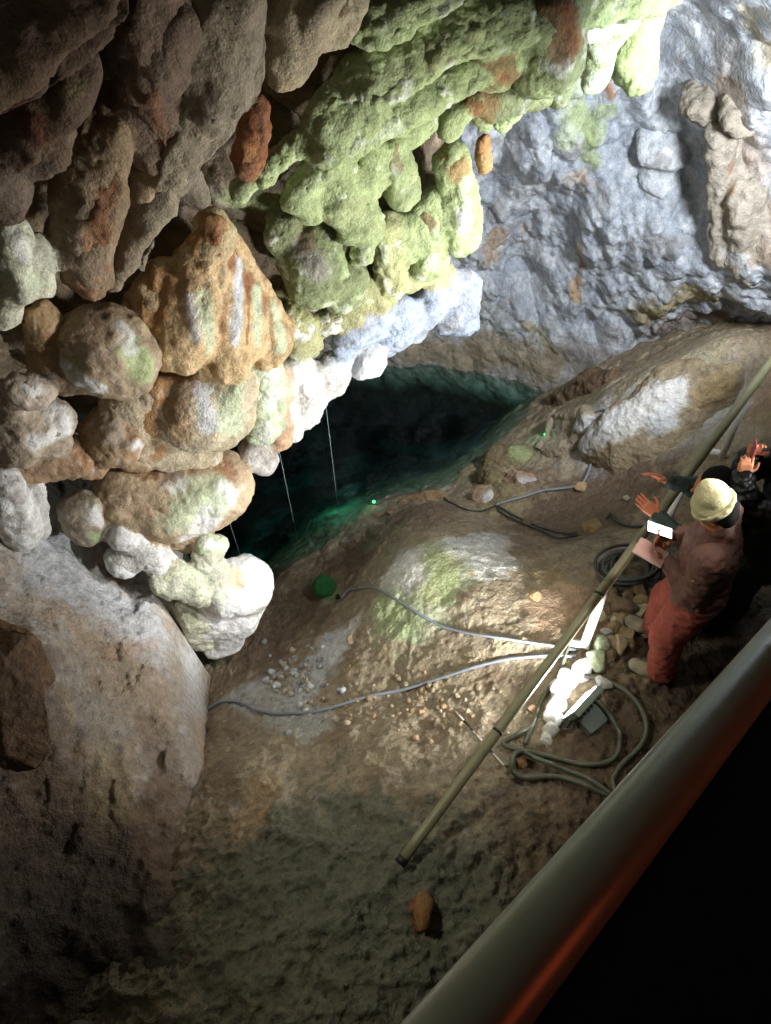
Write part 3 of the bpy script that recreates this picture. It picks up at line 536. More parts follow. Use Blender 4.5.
# boulders that lie on the ground or lean on the far wall
def gl(px0, py0, px1, py1, r0, r1, flat=.8, sink=.3):
    a = on_floor(px0, py0); b = on_floor(px1, py1); ta = (a - CAM) @ F_; tb = (b - CAM) @ F_
    ra = r0 * ta / FPX; rb = r1 * tb / FPX; s = np.array([0, 0, -1.0])
    return dict(a=a + s * ra * sink, b=b + s * rb * sink, ra=ra, rb=rb, flat=flat)
def wl(x, y, rx, ry, yy_):
    r = min(rx, ry); L = max(rx, ry) - r; v = ry > rx
    a = at_y(x, y - (L if v else 0), yy_); b = at_y(x, y + (L if v else 0), yy_); t = (a - CAM) @ F_ / FPX
    return dict(a=a + [0, .10, 0], b=b + [0, .10, 0], ra=r * t * 1.1, rb=r * t * 1.1, flat=.6)
F('wall_boulder', 'rounded boulder bulging from the blue grey wall, half way up', [wl(668,150,34,26,5.95), wl(660,180,24,20,5.95)], CHALK, [(640,120,660,130,10,BLUE,.7),(655,160,665,165,6,GREYB,.6)], kind='rough', amp=1.5, seed=200, h=.018)
F('wall_rib', 'long ribbed column of rock at the right of the blue grey wall', [wl(728,200,16,75,5.35), wl(752,235,18,55,5.2)], lin((.66,.62,.56)), [(735,170,726,230,5,ORANGE,.5),(725,260,720,290,9,CHALK,.6)], kind='drape', amp=1.3, seed=201, h=.018)
F('wall_boulder', 'pocked brown grey knob high on the right of the wall', [wl(715,105,26,26,5.55), wl(745,120,20,22,5.25)], lin((.60,.56,.50)), [], kind='cauli', amp=1.2, seed=202, h=.018)
F('floor_boulder', 'huge domed boulder with a white ribbed face between the pool and the handrail', [gl(640,425,690,385,42,40,.9,.7), gl(700,375,725,365,36,30,.9,.7), gl(605,440,625,420,24,30,.9,.6), gl(655,440,700,420,26,24,.9,.8)], lin((.56,.50,.40)), [(615,415,670,390,20,WHITE,.8),(650,430,665,420,12,CHALK,.7),(690,352,740,352,16,KHAKI,.6),(570,430,600,430,16,CHALK,.5),(700,400,720,390,18,lin((.50,.42,.28)),.7)], kind='rough', amp=1.6, seed=210, h=.014, k=.12, mottle=[(BROWN, 4, .1, .5)])
F('floor_boulder', 'ribbed grey rock crossed by the looping cable', [gl(560,425,600,415,18,20,.9,.6), gl(545,445,590,450,12,16,.9,.6)], lin((.60,.54,.46)), [(570,425,600,420,9,CHALK,.7)], kind='slab', amp=.8, seed=211, h=.012, k=.08)
F('floor_boulder', 'dark brown layered rock lying behind the domed boulder at the foot of the wall', [gl(585,385,640,368,13,16,.9,.5), gl(560,395,575,392,10,10,.9,.5)], DMUD, [(600,385,630,375,6,BROWN,.6)], kind='slab', amp=1.0, seed=212, h=.014, k=.08)
F('floor_boulder', 'low brown rock at the water edge under the thin cable', [gl(412,500,445,500,13,13), gl(385,520,400,512,10,11)], lin((.55,.45,.32)), [(430,495,440,500,5,KHAKI,.5)], kind='slab', amp=.5, seed=203, h=.012)
F('floor_boulder', 'white faced boulder where the cables meet, left of the cracked rock', [gl(485,495,492,499,13,13)], lin((.66,.56,.46)), [(486,493,492,495,9,WHITE,.95)], kind='slab', amp=.4, seed=204, h=.010)
F('floor_boulder', 'cracked pink brown rock above the white cable run', [gl(512,480,535,482,14,13), gl(540,496,548,492,8,8)], lin((.68,.56,.46)), [(520,475,530,478,6,CHALK,.6)], kind='slab', amp=.6, seed=205, h=.010)
F('floor_boulder', 'olive brown boulder rising at the pool edge below the small green lamp', [gl(500,462,520,458,20,18), gl(485,475,495,478,12,14)], lin((.50,.44,.32)), [(510,447,520,449,9,GREEN,.7)], kind='rough', amp=1.2, seed=206, h=.014)
F('floor_boulder', 'yellowish stone at the end of the paired cables', [gl(588,530,600,528,12,12)], lin((.62,.52,.34)), [(592,522,600,525,6,KHAKI,.6)], kind='slab', amp=.4, seed=207, h=.010)
# ---- the overhang: the cave's roof coming down in front of us
EDGE = [(-300,560),(-100,500),(0,465),(60,470),(130,480),(190,500),(235,455),(258,430),(295,400),(340,372),(395,340),(450,315),(474,265),(476,200),(476,150),(500,118),(560,98),(600,90),(640,80),(662,50),(700,-10),(760,-90),(900,-320),(-420,-320)]
PE = np.array([at(a, b, face_t(a, b))[[0, 2]] for a, b in EDGE])
ch = 0.022; lo = np.array([-3.4, 2.2, -0.6]); hi = np.array([3.0, 6.1, 4.35]); n = np.ceil((hi - lo) / ch).astype(int)
ax = [lo[i] + ch * np.arange(n[i]) for i in range(3)]
XX, ZZ = np.meshgrid(ax[0], ax[2], indexing='ij'); q = np.stack([XX.ravel(), ZZ.ravel()], 1)
dd = np.full(len(q), 1e9); inside = np.zeros(len(q), bool)
for i in range(len(PE)):
    a, b = PE[i], PE[(i + 1) % len(PE)]; ab = b - a
    t = np.clip((q - a) @ ab / (ab @ ab), 0, 1); dd = np.minimum(dd, np.linalg.norm(q - a - t[:, None] * ab, axis=1))
    cond = ((a[1] > q[:, 1]) != (b[1] > q[:, 1])); xi = a[0] + (q[:, 1] - a[1]) * ab[0] / (ab[1] if ab[1] != 0 else 1e-9); inside ^= cond & (q[:, 0] < xi)
sd2 = np.where(inside, -dd, dd).reshape(XX.shape)
P3 = np.column_stack([q[:, 0], 4 + .45 * q[:, 0], q[:, 1]])
diag = np.column_stack([q[:, 0] * .8 + q[:, 1] * .55, P3[:, 1] * .5, (q[:, 1] * .8 - q[:, 0] * .55) * .38])
s1, s2, sid = worley(diag + .15 * fbm(P3, 1.6, 3, 71)[:, None], 2.2, 70)
bulge = (0.30 * (0.55 - s1) + 0.20 * fbm(P3, 1.2, 4, 72) + 0.10 * (sid - .5)).reshape(XX.shape)
FACE = 4.0 + .45 * XX + .24 - bulge
G = np.full(n, 1.0, np.float32)
for j, y in enumerate(ax[1]):
    a = FACE - y; b = sd2 + 0.10
    kk = 0.30; hh = np.clip(.5 - .5 * (b - a) / kk, 0, 1); m = b + (a - b) * hh + kk * hh * (1 - hh)
    c = y - (4.0 + .45 * XX + 1.1); kk = .3; hh = np.clip(.5 - .5 * (c - m) / kk, 0, 1); G[:, j, :] = c + (m - c) * hh + kk * hh * (1 - hh)
HANG = [(l, k_, i_) for i_, (a_, k_) in enumerate(FORMS) if 101 <= k_['seed'] < 191 for l in a_[2] if min(l['a'][2], l['b'][2]) - l['ra'] > lo[2] + .15]
for l, k_, i_ in HANG:      # the roof flares out into every lobe that hangs from it
    l = dict(l, ra=l['ra'] * .77, rb=l['rb'] * .77); kk = .12
    a = np.minimum(l['a'] - l['ra'], l['b'] - l['rb']) - kk - .05; b = np.maximum(l['a'] + l['ra'], l['b'] + l['rb']) + kk + .05
    i0 = np.maximum(((a - lo) / ch).astype(int), 0); i1 = np.minimum(((b - lo) / ch).astype(int) + 2, n)
    if (i1 <= i0).any(): continue
    g = np.stack(np.meshgrid(*[ax[c][i0[c]:i1[c]] for c in range(3)], indexing='ij'), -1)
    d_ = lobe_sdf(g.reshape(-1, 3), l).reshape(g.shape[:3]); sl = tuple(slice(i0[c], i1[c]) for c in range(3)); s_ = G[sl]
    hh = np.clip(.5 + .5 * (s_ - d_) / kk, 0, 1); G[sl] = s_ * (1 - hh) + d_ * hh - kk * hh * (1 - hh)
V, Q = surfnets(G, lo, ch); V = relax(V, Q, 1); V = disp(V, vnormals(V, Q), 'rough', 73, 1.3); V = V + vnormals(V, Q) * (0.03 * fbm(V, 4.5, 4, 74, ridged=True))[:, None]
cs = [(60,60,250,60,170,BROWN,.85),(0,200,60,250,60,GREYB,.7),(290,20,230,120,40,GREYB,.6),(380,40,340,110,40,PGREEN,.6),(690,0,300,190,44,GREEN,.9),(480,60,380,160,40,GREEN,.9),(430,30,640,10,40,GREEN,.8),(600,60,640,30,40,GREEN,.9),
 (250,210,200,230,22,GREEN,.7),(300,180,200,240,26,PGREEN,.6),(330,280,430,240,60,DGREEN,.8),(330,60,280,90,14,TAN,.6),(140,250,110,290,20,RUST,.5),(30,300,10,440,30,TAN,.6),(450,140,480,170,20,YGREEN,.8),(340,360,450,310,22,BLUE,.9),(280,390,310,380,26,WHITE,.9),(70,420,180,470,60,BROWN,.5)]
C = paint(V, lin((.56, .50, .41)), cs, 11, mottle=[(GREYB, 2, .05, .4), (TAN, 3, .2, .3), (BROWN, 1.6, .12, .5)])
bd = np.full(len(V), 9.0); bc = np.zeros((len(V), 3))
for l, k_, i_ in HANG:
    m = np.nonzero((np.abs(V - (l['a'] + l['b']) / 2) < np.abs(l['b'] - l['a']) / 2 + l['ra'] + .3).all(1))[0]
    if len(m) == 0: continue
    d_ = lobe_sdf(V[m], l); u = d_ < bd[m]; m = m[u]; bd[m] = d_[u]; bc[m] = FORMS[i_][0][3]
kq = (sst(.14, .0, bd + .05 * fbm(V, 6, 3, 99)) * .8)[:, None]; C = C * (1 - kq) + bc * kq * (1 + .2 * fbm(V, 12, 3, 98))[:, None]
me = mesh_np('ceiling', V, Q); set_col(me, C); ceiling = link('ceiling', me, M_ROCK, kind='structure')
del G, V, Q, C, P3
for a_, k_ in FORMS: formation(*a_, **k_)
#==WATER==
# ------------------------------------------------------------------ pool water (closed body with absorbing depth)
wm = bpy.data.materials.new('pool_water'); wm.use_nodes = True; nt = wm.node_tree; nt.nodes.clear(); N = nt.nodes
out = N.new('ShaderNodeOutputMaterial'); tr = N.new('ShaderNodeBsdfTransparent'); tr.inputs[0].default_value = (.80, .95, .90, 1)
gl_ = N.new('ShaderNodeBsdfGlossy'); gl_.inputs['Roughness'].default_value = .06; gl_.inputs['Color'].default_value = (.9, 1, .97, 1)
fr = N.new('ShaderNodeFresnel'); fr.inputs['IOR'].default_value = 1.33; mx = N.new('ShaderNodeMixShader')
nz = N.new('ShaderNodeTexNoise'); nz.inputs['Scale'].default_value = 3.0; nz.inputs['Detail'].default_value = 3
gg = N.new('ShaderNodeNewGeometry'); nt.links.new(gg.outputs['Position'], nz.inputs['Vector'])
bp = N.new('ShaderNodeBump'); bp.inputs['Strength'].default_value = .12; bp.inputs['Distance'].default_value = .1; nt.links.new(nz.outputs['Fac'], bp.inputs['Height'])
nt.links.new(bp.outputs[0], gl_.inputs['Normal']); nt.links.new(bp.outputs[0], fr.inputs['Normal'])
ab = N.new('ShaderNodeVolumeAbsorption'); ab.inputs['Color'].default_value = (.14, .52, .52, 1); ab.inputs['Density'].default_value = 1.5
nt.links.new(fr.outputs[0], mx.inputs[0]); nt.links.new(tr.outputs[0], mx.inputs[1]); nt.links.new(gl_.outputs[0], mx.inputs[2]); nt.links.new(mx.outputs[0], out.inputs['Surface']); nt.links.new(ab.outputs[0], out.inputs['Volume'])
bm = bmesh.new()
ring = [(-3.0, 1.6), (-0.6, 1.9), (0.3, 2.9), (1.6, 3.6), (2.6, 5.2), (2.3, 7.2), (-3.0, 7.3)]
top = [bm.verts.new((x, y, WATER_Z)) for x, y in ring]; bot = [bm.verts.new((x, y, -3.6)) for x, y in ring]
bm.faces.new(top); bm.faces.new(bot[::-1])
for i in range(len(ring)): j = (i + 1) % len(ring); bm.faces.new((top[i], bot[i], bot[j], top[j]))
bmesh.ops.recalc_face_normals(bm, faces=bm.faces)
me = bpy.data.meshes.new('pool_water'); bm.to_mesh(me); bm.free()
pool = link('pool_water', me, wm); pool['kind'] = 'structure'; pool['label'] = 'dark green still water filling the pool at the foot of the wall'

# ------------------------------------------------------------------ tubes, cables
def catmull(P, n=8):
    P = np.array(P, float); P = np.vstack([2 * P[0] - P[1], P, 2 * P[-1] - P[-2]]); out = []
    for i in range(1, len(P) - 2):
        for t in np.linspace(0, 1, n, endpoint=False):
            a, b, c, d = P[i - 1:i + 3]
            out.append(.5 * ((2 * b) + (c - a) * t + (2 * a - 5 * b + 4 * c - d) * t * t + (3 * b - a - 3 * c + d) * t ** 3))
    out.append(P[-2]); return np.array(out)
def tube_geo(path, r, seg=10, caps=True):
    path = np.array(path, float); n = len(path); T = np.gradient(path, axis=0); T /= np.linalg.norm(T, axis=1, keepdims=True) + 1e-12
    up = np.array([0, 0, 1.0]) if abs(T[0][2]) < .9 else np.array([1.0, 0, 0]); A = np.cross(T[0], up); A /= np.linalg.norm(A)
    rr = np.full(n, r) if np.isscalar(r) else np.array(r); V = []
    for i in range(n):
        A = A - T[i] * (A @ T[i]); A /= np.linalg.norm(A); B = np.cross(T[i], A)
        for k in range(seg):
            a = 2 * math.pi * k / seg; V.append(path[i] + rr[i] * (A * math.cos(a) + B * math.sin(a)))
    Q = [(i * seg + k, i * seg + (k + 1) % seg, (i + 1) * seg + (k + 1) % seg, (i + 1) * seg + k) for i in range(n - 1) for k in range(seg)]
    Fs = [list(q) for q in Q]
    if caps: Fs += [list(range(seg))[::-1], list(range((n - 1) * seg, n * seg))]
    return [tuple(v) for v in V], Fs
def tube(name, path, r, mat, parent=None, seg=10, smooth=True, **kw):
    V, Fs = tube_geo(path, r, seg); me = bpy.data.meshes.new(name); me.from_pydata(V, [], Fs); me.update()
    me.polygons.foreach_set('use_smooth', [len(p.vertices) == 4 for p in me.polygons])
    return link(name, me, mat, parent, **kw)
M_CABLE = plain('grey_cable', (.52, .55, .58), .5, noise=.12); M_DCABLE = plain('dark_cable', (.25, .26, .24), .5, noise=.1); M_HOSE = plain('olive_hose', (.36, .37, .31), .45, noise=.15)
def cable(label, pts, r, mat, group=None, name='cable', lift=0.0):
    P = np.array([on_floor(a, b) for a, b in pts]); S = catmull(P, 12)
    z = np.array([max(floor_z(x, y), max(floor_z(x + r, y), floor_z(x - r, y), floor_z(x, y + r), floor_z(x, y - r))) for x, y, _ in S]) + r * .9 + lift
    for _ in range(4): z = np.maximum(z, np.convolve(np.pad(z, 2, mode='edge'), np.ones(5) / 5, 'valid'))
    z = np.convolve(np.pad(z, 2, mode='edge'), np.ones(5) / 5, 'valid')
    S[:, 2] = z
    return recenter(tube(name, S, r, mat, None, 8, label=label, category='cable', **({'group': group} if group else {})))
cable('grey cable crossing the floor from the green tinted stone to the white post', [(341,599),(350,592),(368,589),(385,594),(400,604),(430,622),(480,637),(545,646),(577,652)], .011, M_CABLE)
cable('long grey cable running from the pool corner across the lower floor', [(206,712),(222,703),(240,704),(258,712),(280,715),(320,712),(380,695),(440,680),(500,662),(550,657),(575,658)], .012, M_CABLE)
cable('grey cable looping over the ribbed rock down to the white faced boulder', [(552,436),(565,428),(595,414),(608,416),(605,436),(592,462),(585,480),(576,488),(545,492),(515,500),(495,507)], .012, M_CABLE)
cable('thin dark cable trailing from the water edge past the low brown rock', [(377,506),(395,497),(420,493),(438,492),(450,503),(470,511),(495,507)], .008, M_DCABLE)
cable('upper of the two dark cables running side by side to the yellowish stone', [(495,506),(505,512),(530,524),(555,533),(577,534)], .010, M_DCABLE, 'paired dark cables')
cable('lower of the two dark cables running side by side to the yellowish stone', [(497,510),(510,520),(535,531),(558,539),(577,537)], .010, M_DCABLE, 'paired dark cables')
cable('short dark cable curling under the handrail right of the yellowish stone', [(606,520),(610,515),(616,523),(630,528),(650,527),(660,523)], .012, M_DCABLE)
cable('olive hose sweeping in a wide loop right of the floodlight', [(583,678),(605,682),(628,696),(644,722),(641,745),(622,765),(612,780),(614,794)], .017, M_HOSE, name='hose')
cable('olive hose looping under the floodlight back to the bright elbow', [(532,728),(518,736),(502,746),(520,752),(560,761),(590,766),(610,762),(618,748),(614,728),(600,708),(590,700)], .016, M_HOSE, name='hose', lift=.01)
cable('olive hose running from the elbow down toward the foreground rail', [(522,752),(513,758),(512,774),(525,780),(560,780),(590,790),(612,800)], .017, M_HOSE, name='hose', lift=.02)
cable('straight olive hose crossing the ground below the loop', [(522,755),(545,765),(575,778),(612,801)], .015, M_HOSE, name='hose', lift=.035)
cable('dark hose coming from under the handrail to the floodlight', [(572,640),(566,655),(556,680),(542,700),(534,722),(524,745)], .014, M_HOSE, name='hose')
# coil
c0 = on_floor(626, 574); P = []; rng = random.Random(4)
for k in range(6 * 28 + 1):
    a = 2 * math.pi * k / 28; ring_i = k / 28
    rr = .145 + .035 * math.sin(ring_i * 2.3) ; P.append((c0[0] + rr * 1.25 * math.cos(a) + .02 * math.sin(ring_i * 3), c0[1] + rr * .95 * math.sin(a) + .02 * math.cos(ring_i * 2), c0[2] + .03 + .022 * ring_i + .02 * math.cos(a)))
recenter(tube('cable_coil', P, .012, M_DCABLE, None, 8, label='coil of dark cable heaped on the ground between handrail and person in red trousers', category='cable coil'))
# striped stick
P = [on_floor(455, 712), on_floor(503, 768)]; P[0] = P[0] + [0, 0, .02]; P[1] = P[1] + [0, 0, .05]
st = empty('measuring_rod', tuple(P[0]), 'thin white and dark rod leaning on the ground left of the handrail', 'rod')
M_WP = plain('white_paint', (.88, .88, .86), .45, noise=.05); M_BP = plain('dark_metal', (.10, .10, .09), .5, noise=.1)
for k in range(5):
    a = P[0] + (P[1] - P[0]) * k / 5; b = P[0] + (P[1] - P[0]) * (k + 1) / 5
    tube('rod_segment', [a, b], .006, M_WP if k % 2 == 0 else M_BP, st, 8)

# ------------------------------------------------------------------ inner handrail with white posts
M_RAIL = plain('olive_pipe', (.52, .50, .38), .42, metal=.0, noise=.15, scale=12, bump=.1); M_RAIL2 = plain('worn_pipe', (.50, .47, .33), .5, noise=.25, scale=25)
A = at_z(401, 862, .10); E = at_z(771, 362, 1.0); E2 = A + (E - A) * 1.12
hr = empty('handrail', tuple(A), 'long olive pipe handrail on white posts slanting down along the ledge', 'handrail')
S = [A + (E2 - A) * t for t in np.linspace(0, 1, 30)]
tube('rail_pipe', S, .031, M_RAIL, hr, 20)
d = (E2 - A) / np.linalg.norm(E2 - A)
tube('end_cap', [A - d * .012, A + d * .03], .034, M_BP, hr, 20)
for s in (.22, .478, .72): c = A + (E - A) * s; tube('joint_ring', [c - d * .008, c + d * .008], .0335, M_BP, hr, 20)
def rail_pt(px):
    ss = np.linspace(0, 1.12, 2000); Pp = A + (E - A) * ss[:, None]; x, y, _ = project(Pp); return Pp[np.argmin(abs(x - px))]
for px, r, foot in ((607, .030, (583, 648)), (692, .024, None), (748, .027, (722, 457))):
    c = rail_pt(px); f_ = on_floor(*foot) if foot else np.array([c[0], c[1], floor_z(c[0], c[1])])
    p = tube('post', [f_ - [0, 0, .03], c - [0, 0, .02]], r, M_WP, hr, 18)
    if foot: tube('post_foot', [f_ + [-.09, .03, .04], f_ + [.035, -.01, .04]], r * .9, M_WP, p, 14)
c = rail_pt(419); tube('support_pin', [(c[0], c[1], floor_z(c[0], c[1]) - .03), (c[0], c[1], c[2] - .02)], .007, M_BP, hr, 8)

# ------------------------------------------------------------------ foreground rail and walkway
M_FR = plain('grey_painted_steel', (.54, .55, .47), .30, metal=.0, spec=.6, noise=.06, scale=40); M_DECK = plain('unlit_black_deck', (.10, .10, .10), .9, spec=.1, noise=.2)  # near-black deck colour carries the darkness of the unlit walkway
P1 = at(468, 1024, .40); P2 = at(771, 655, .80); dv = (P2 - P1)
fr_o = empty('front_handrail', tuple(P1), 'thick grey painted handrail blurring across the lower right, edge of the dark walkway', 'handrail')
S = [P1 + dv * t for t in np.linspace(-1.2, 2.6, 24)]
tube('rail_pipe', S, .0245, M_FR, fr_o, 48)
nrm = np.cross(P1 - CAM, P2 - CAM); nrm /= np.linalg.norm(nrm)
def deck_edge(t, zdrop):  # under the rail, on the walkway's edge
    p = P1 + dv * t; z = CAM[2] - zdrop - .25 * t
    # slide sideways so the edge stays under the rail
    q = np.array([p[0], p[1], z]); side = np.array([nrm[0], nrm[1], 0]); side /= np.linalg.norm(side)
    return q - side * ((q - CAM) @ nrm) / (side @ nrm)
e0 = deck_edge(-1.6, 1.45); e1 = deck_edge(4.2, 1.45); side = np.array([nrm[0], nrm[1], 0]); side /= np.linalg.norm(side)
if side[0] < 0: side = -side
wk = empty('walkway', tuple(e0), 'dark walkway behind the grey rail in the lower right corner', 'walkway')
def box_pts(name, q, mat, par):
    me = bpy.data.meshes.new(name); me.from_pydata([tuple(p) for p in q], [], [(0, 1, 2, 3), (7, 6, 5, 4), (0, 4, 5, 1), (1, 5, 6, 2), (2, 6, 7, 3), (3, 7, 4, 0)]); me.update()
    return link(name, me, mat, par)
dn = np.array([0, 0, -.08]); o2 = side * 2.6
box_pts('deck', [e0, e1, e1 + o2, e0 + o2, e0 + dn, e1 + dn, e1 + o2 + dn, e0 + o2 + dn], M_DECK, wk)
k3 = np.array([0, 0, .05]); box_pts('kerb', [e0 + k3 - side * .0, e1 + k3, e1 + k3 + side * .04, e0 + k3 + side * .04, e0, e1, e1 + side * .04, e0 + side * .04], M_DECK, wk)
for t in (2.4, -1.1):
    p = P1 + dv * t; e = deck_edge(t, 1.45); tube('post', [(p[0], p[1], e[2] - .02), tuple(p)], .018, M_FR, fr_o, 16)

# ------------------------------------------------------------------ stones
def stone(name, label, c, r, col, seed, group=None, category='stone', sink=.25, hi=4, stamps=None):
    bm = bmesh.new(); bmesh.ops.create_icosphere(bm, subdivisions=hi, radius=1.0)
    V = np.array([v.co[:] for v in bm.verts]); Q = np.array([[v.index for v in f.verts] for f in bm.faces]); bm.free()
    rs = np.random.RandomState(seed)
    for _ in range(9):      # knock flats off the pebble
        n = rs.normal(size=3); n /= np.linalg.norm(n); lim = rs.uniform(.55, .85); dd = V @ n; V = V - np.outer(np.clip(dd - lim, 0, None), n) * .92
    V = V * (1 + .12 * fbm(V + seed * 3.1, 1.5, 3, seed))[:, None] * np.array(r)
    a = rs.uniform(0, 6.28); cs, sn = math.cos(a), math.sin(a); V = V @ np.array([[cs, -sn, 0], [sn, cs, 0], [0, 0, 1]])
    V = V + np.array(c) + np.array([0, 0, V[:, 2].max() * (1 - 2 * sink)])
    me = mesh_np(name, V, Q); set_col(me, paint(V, col, [], seed, nf=20)); o = link(name, me, M_STONE, None, label=label, category=category)
    if group: o['group'] = group
    return recenter(o)
rng = random.Random(11)
def px_r(c): return ((np.array(c) - CAM) @ F_) / FPX
# white stones beside the floodlight
WS = [(545,741,8,6,'white stone lowest in the bright row, at the hose elbow'),(549,731,9,9,'bright white stone second from the bottom of the row'),(552,719,10,10,'bright stone against the lower left side of the floodlight'),(555,706,11,11,'tall white stone against the left side of the floodlight'),(560,693,13,11,'white stone level with the floodlight top'),(569,681,13,11,'large white stone just above the floodlight corner'),(582,671,15,10,'broad white stone in the middle of the bright row'),(596,661,15,9,'white green stone below the post foot'),(600,648,13,9,'pale green stone at the post foot'),(604,684,11,6,'pale stone lying behind the floodlight under the hose'),(616,622,6,5,'small yellowish chip above the pale green stone'),(606,634,7,5,'small bright chip right of the post foot')]
for i, (x, y, a, b, lb) in enumerate(WS):
    c = on_floor(x, y); s = px_r(c); stone('stone', lb, c, (a * s, b * s * 1.15, b * s * 1.0), (PGREEN if 'green' in lb else (YGREEN if 'yellow' in lb else WHITE)), 300 + i, 'bright stones around the floodlight')
# brown stone pile by the feet of the person in red
spots = ['against the cable coil', 'below the cable coil', 'left of the red trousers', 'nearest the upright boot toe', 'at the top of the pile by the jacket hem', 'beside the white post', 'half buried in the pile', 'lying flat on the pile', 'at the foot of the pile', 'leaning on its larger neighbour', 'in the middle of the pile', 'close to the rear boot', 'pointed and tan', 'on the pile edge facing the rail', 'thin and slanted', 'next to the yellowish chip', 'small and rounded', 'under the handrail', 'squarish and pale', 'wedged behind the pale green stone']
SP = [(608,598,10,8),(622,610,13,9),(640,612,10,7),(628,634,10,7),(638,590,10,7),(600,618,8,6),(614,632,9,7),(628,600,9,6),(610,645,8,6),(618,620,8,6),(635,622,9,6),(645,632,7,5),(640,602,8,6),(606,610,7,5),(620,646,10,6),(612,626,5,4),(632,645,6,4),(596,606,6,5),(625,622,8,7),(610,655,8,5)]
for i, (x, y, a, b) in enumerate(SP):
    c = on_floor(x, y); s = px_r(c); stone('stone', 'brown stone of the pile, ' + spots[i], c, (a * s * 1.2, b * s * 1.3, b * s), [lin((.62,.54,.42)), lin((.50,.42,.33)), lin((.70,.64,.52))][i % 3], 330 + i, 'brown stones piled beside the red trousers')
# single larger stones on the floor
for i, (x, y, a, b, col, lb) in enumerate([(535,597,7,5,TAN,'small pale slab lying alone on the smooth mound'),(645,503,0,0,None,''),(627,499,5,4,lin((.65,.6,.5)),'pale pebble on the brown mud beyond the handrail'),(582,487,8,6,TAN,'tan stone beside the bend of the looping cable'),(525,525,6,5,DMUD,'dark stone just above the paired cables'),(535,712,8,5,lin((.6,.5,.4)),'brown stone between the rod and the floodlight'),(524,763,7,6,lin((.66,.52,.34)),'orange brown stone inside the hose elbow'),(422,915,13,17,lin((.58,.42,.26)),'rust brown clod on the dark foreground ground'),(352,640,6,5,MUD,'clod on the slope left of the mound'),(418,500,7,4,KHAKI,'flat stone on the low rock at the water edge')]):
    if a == 0: continue
    c = on_floor(x, y); s = px_r(c); stone('stone', lb, c, (a * s, b * s * 1.2, b * s * .8), col, 360 + i)
rg = [(0, 'small grey white pebble in the gravel spill left of the mound', (298,680), 30, 26, 90, [CHALK, lin((.62,.61,.60)), lin((.72,.68,.60))], 'grey pebbles spilled left of the mound'),
      (1, 'small tan pebble scattered over the dug floor below the mound', (420,705), 75, 26, 70, [MUD, TAN, lin((.66,.56,.44)), lin((.75,.68,.58))], 'tan pebbles on the dug floor')]
for gi, lb, (mx_, my_), sx_, sy_, n_, cols, grp in rg:
    for i in range(n_):
        x = rng.gauss(mx_, sx_ * .55); y = rng.gauss(my_, sy_ * .6); c = on_floor(x, y)
        if c[2] < WATER_Z: continue
        s = px_r(c); a = rng.uniform(1.8, 4.8) * s
        sz_ = a / s; stone('pebble', ('larger ' if sz_ > 3.4 else 'middling ' if sz_ > 2.5 else 'tiny ') + [('chalky', 'grey', 'cream'), ('brown', 'sandy', 'ochre', 'pale')][gi][i % len(cols)] + ' pebble ' + ('toward the pool in the ' if x < mx_ else 'toward the handrail in the ') + ['gravel spill left of the mound', 'dug floor below the mound'][gi], c, (a, a * rng.uniform(.7, 1), a * rng.uniform(.6, .9)), cols[i % len(cols)], 400 + gi * 100 + i, grp, category='pebble', hi=2)

# ------------------------------------------------------------------ floodlight with its beam
M_HOUS = plain('grey_green_housing', (.40, .45, .40), .5, noise=.08); M_LED = plain('led_face', (.95, .97, 1), .4, emit=(.93, .97, 1.0), estr=14)
base = on_floor(578, 715); yaw = math.atan2(.74, -.67)
fl = empty('floodlight', tuple(base), 'boxy grey floodlight standing on the ground with its glare turned toward the pool', 'floodlight')
def obox(name, c, half, rot, mat, par, bev=.006):
    bm = bmesh.new(); bmesh.ops.create_cube(bm, size=2.0)
    for v in bm.verts: v.co = Vector((v.co.x * half[0], v.co.y * half[1], v.co.z * half[2]))
    bmesh.ops.bevel(bm, geom=bm.edges[:], offset=bev, segments=2, affect='EDGES')
    me = bpy.data.meshes.new(name); bm.to_mesh(me); bm.free(); me.transform(Matrix.Translation(Vector(c)) @ rot.to_4x4())
    return link(name, me, mat, par)
Rf = Matrix.Rotation(yaw - math.pi / 2, 3, 'Z') @ Matrix.Rotation(math.radians(12), 3, 'X')     # local +Y faces out
bz = base + np.array([0, 0, .16]); fwd = np.array(Rf @ Vector((0, 1, 0)))
hs = obox('housing', bz, (.125, .022, .11), Rf, M_HOUS, fl)
for k in range(6): obox('cooling_fin', bz + np.array(Rf @ Vector((-.085 + .034 * k, -.032, 0))), (.004, .012, .075), Rf, M_HOUS, hs, .001)
obox('lamp_face', bz + fwd * .024, (.110, .004, .095), Rf, M_LED, fl, .001)
obox('driver_box', base + np.array([.07, -.06, .05]), (.08, .06, .035), Matrix.Rotation(.6, 3, 'Z'), M_HOUS, fl)
tube('bracket', [bz + np.array(Rf @ Vector((-.125, 0, 0))), bz + np.array(Rf @ Vector((-.13, -.03, -.12))), bz + np.array(Rf @ Vector((.13, -.03, -.12))), bz + np.array(Rf @ Vector((.125, 0, 0)))], .007, M_HOUS, fl, 8)
lp = bz + fwd * .045
light('floodlight_beam', 'AREA', tuple(lp), 55, (.96, .98, 1.0), .19, aim=tuple(lp + fwd), size_y=.15, spot=150)
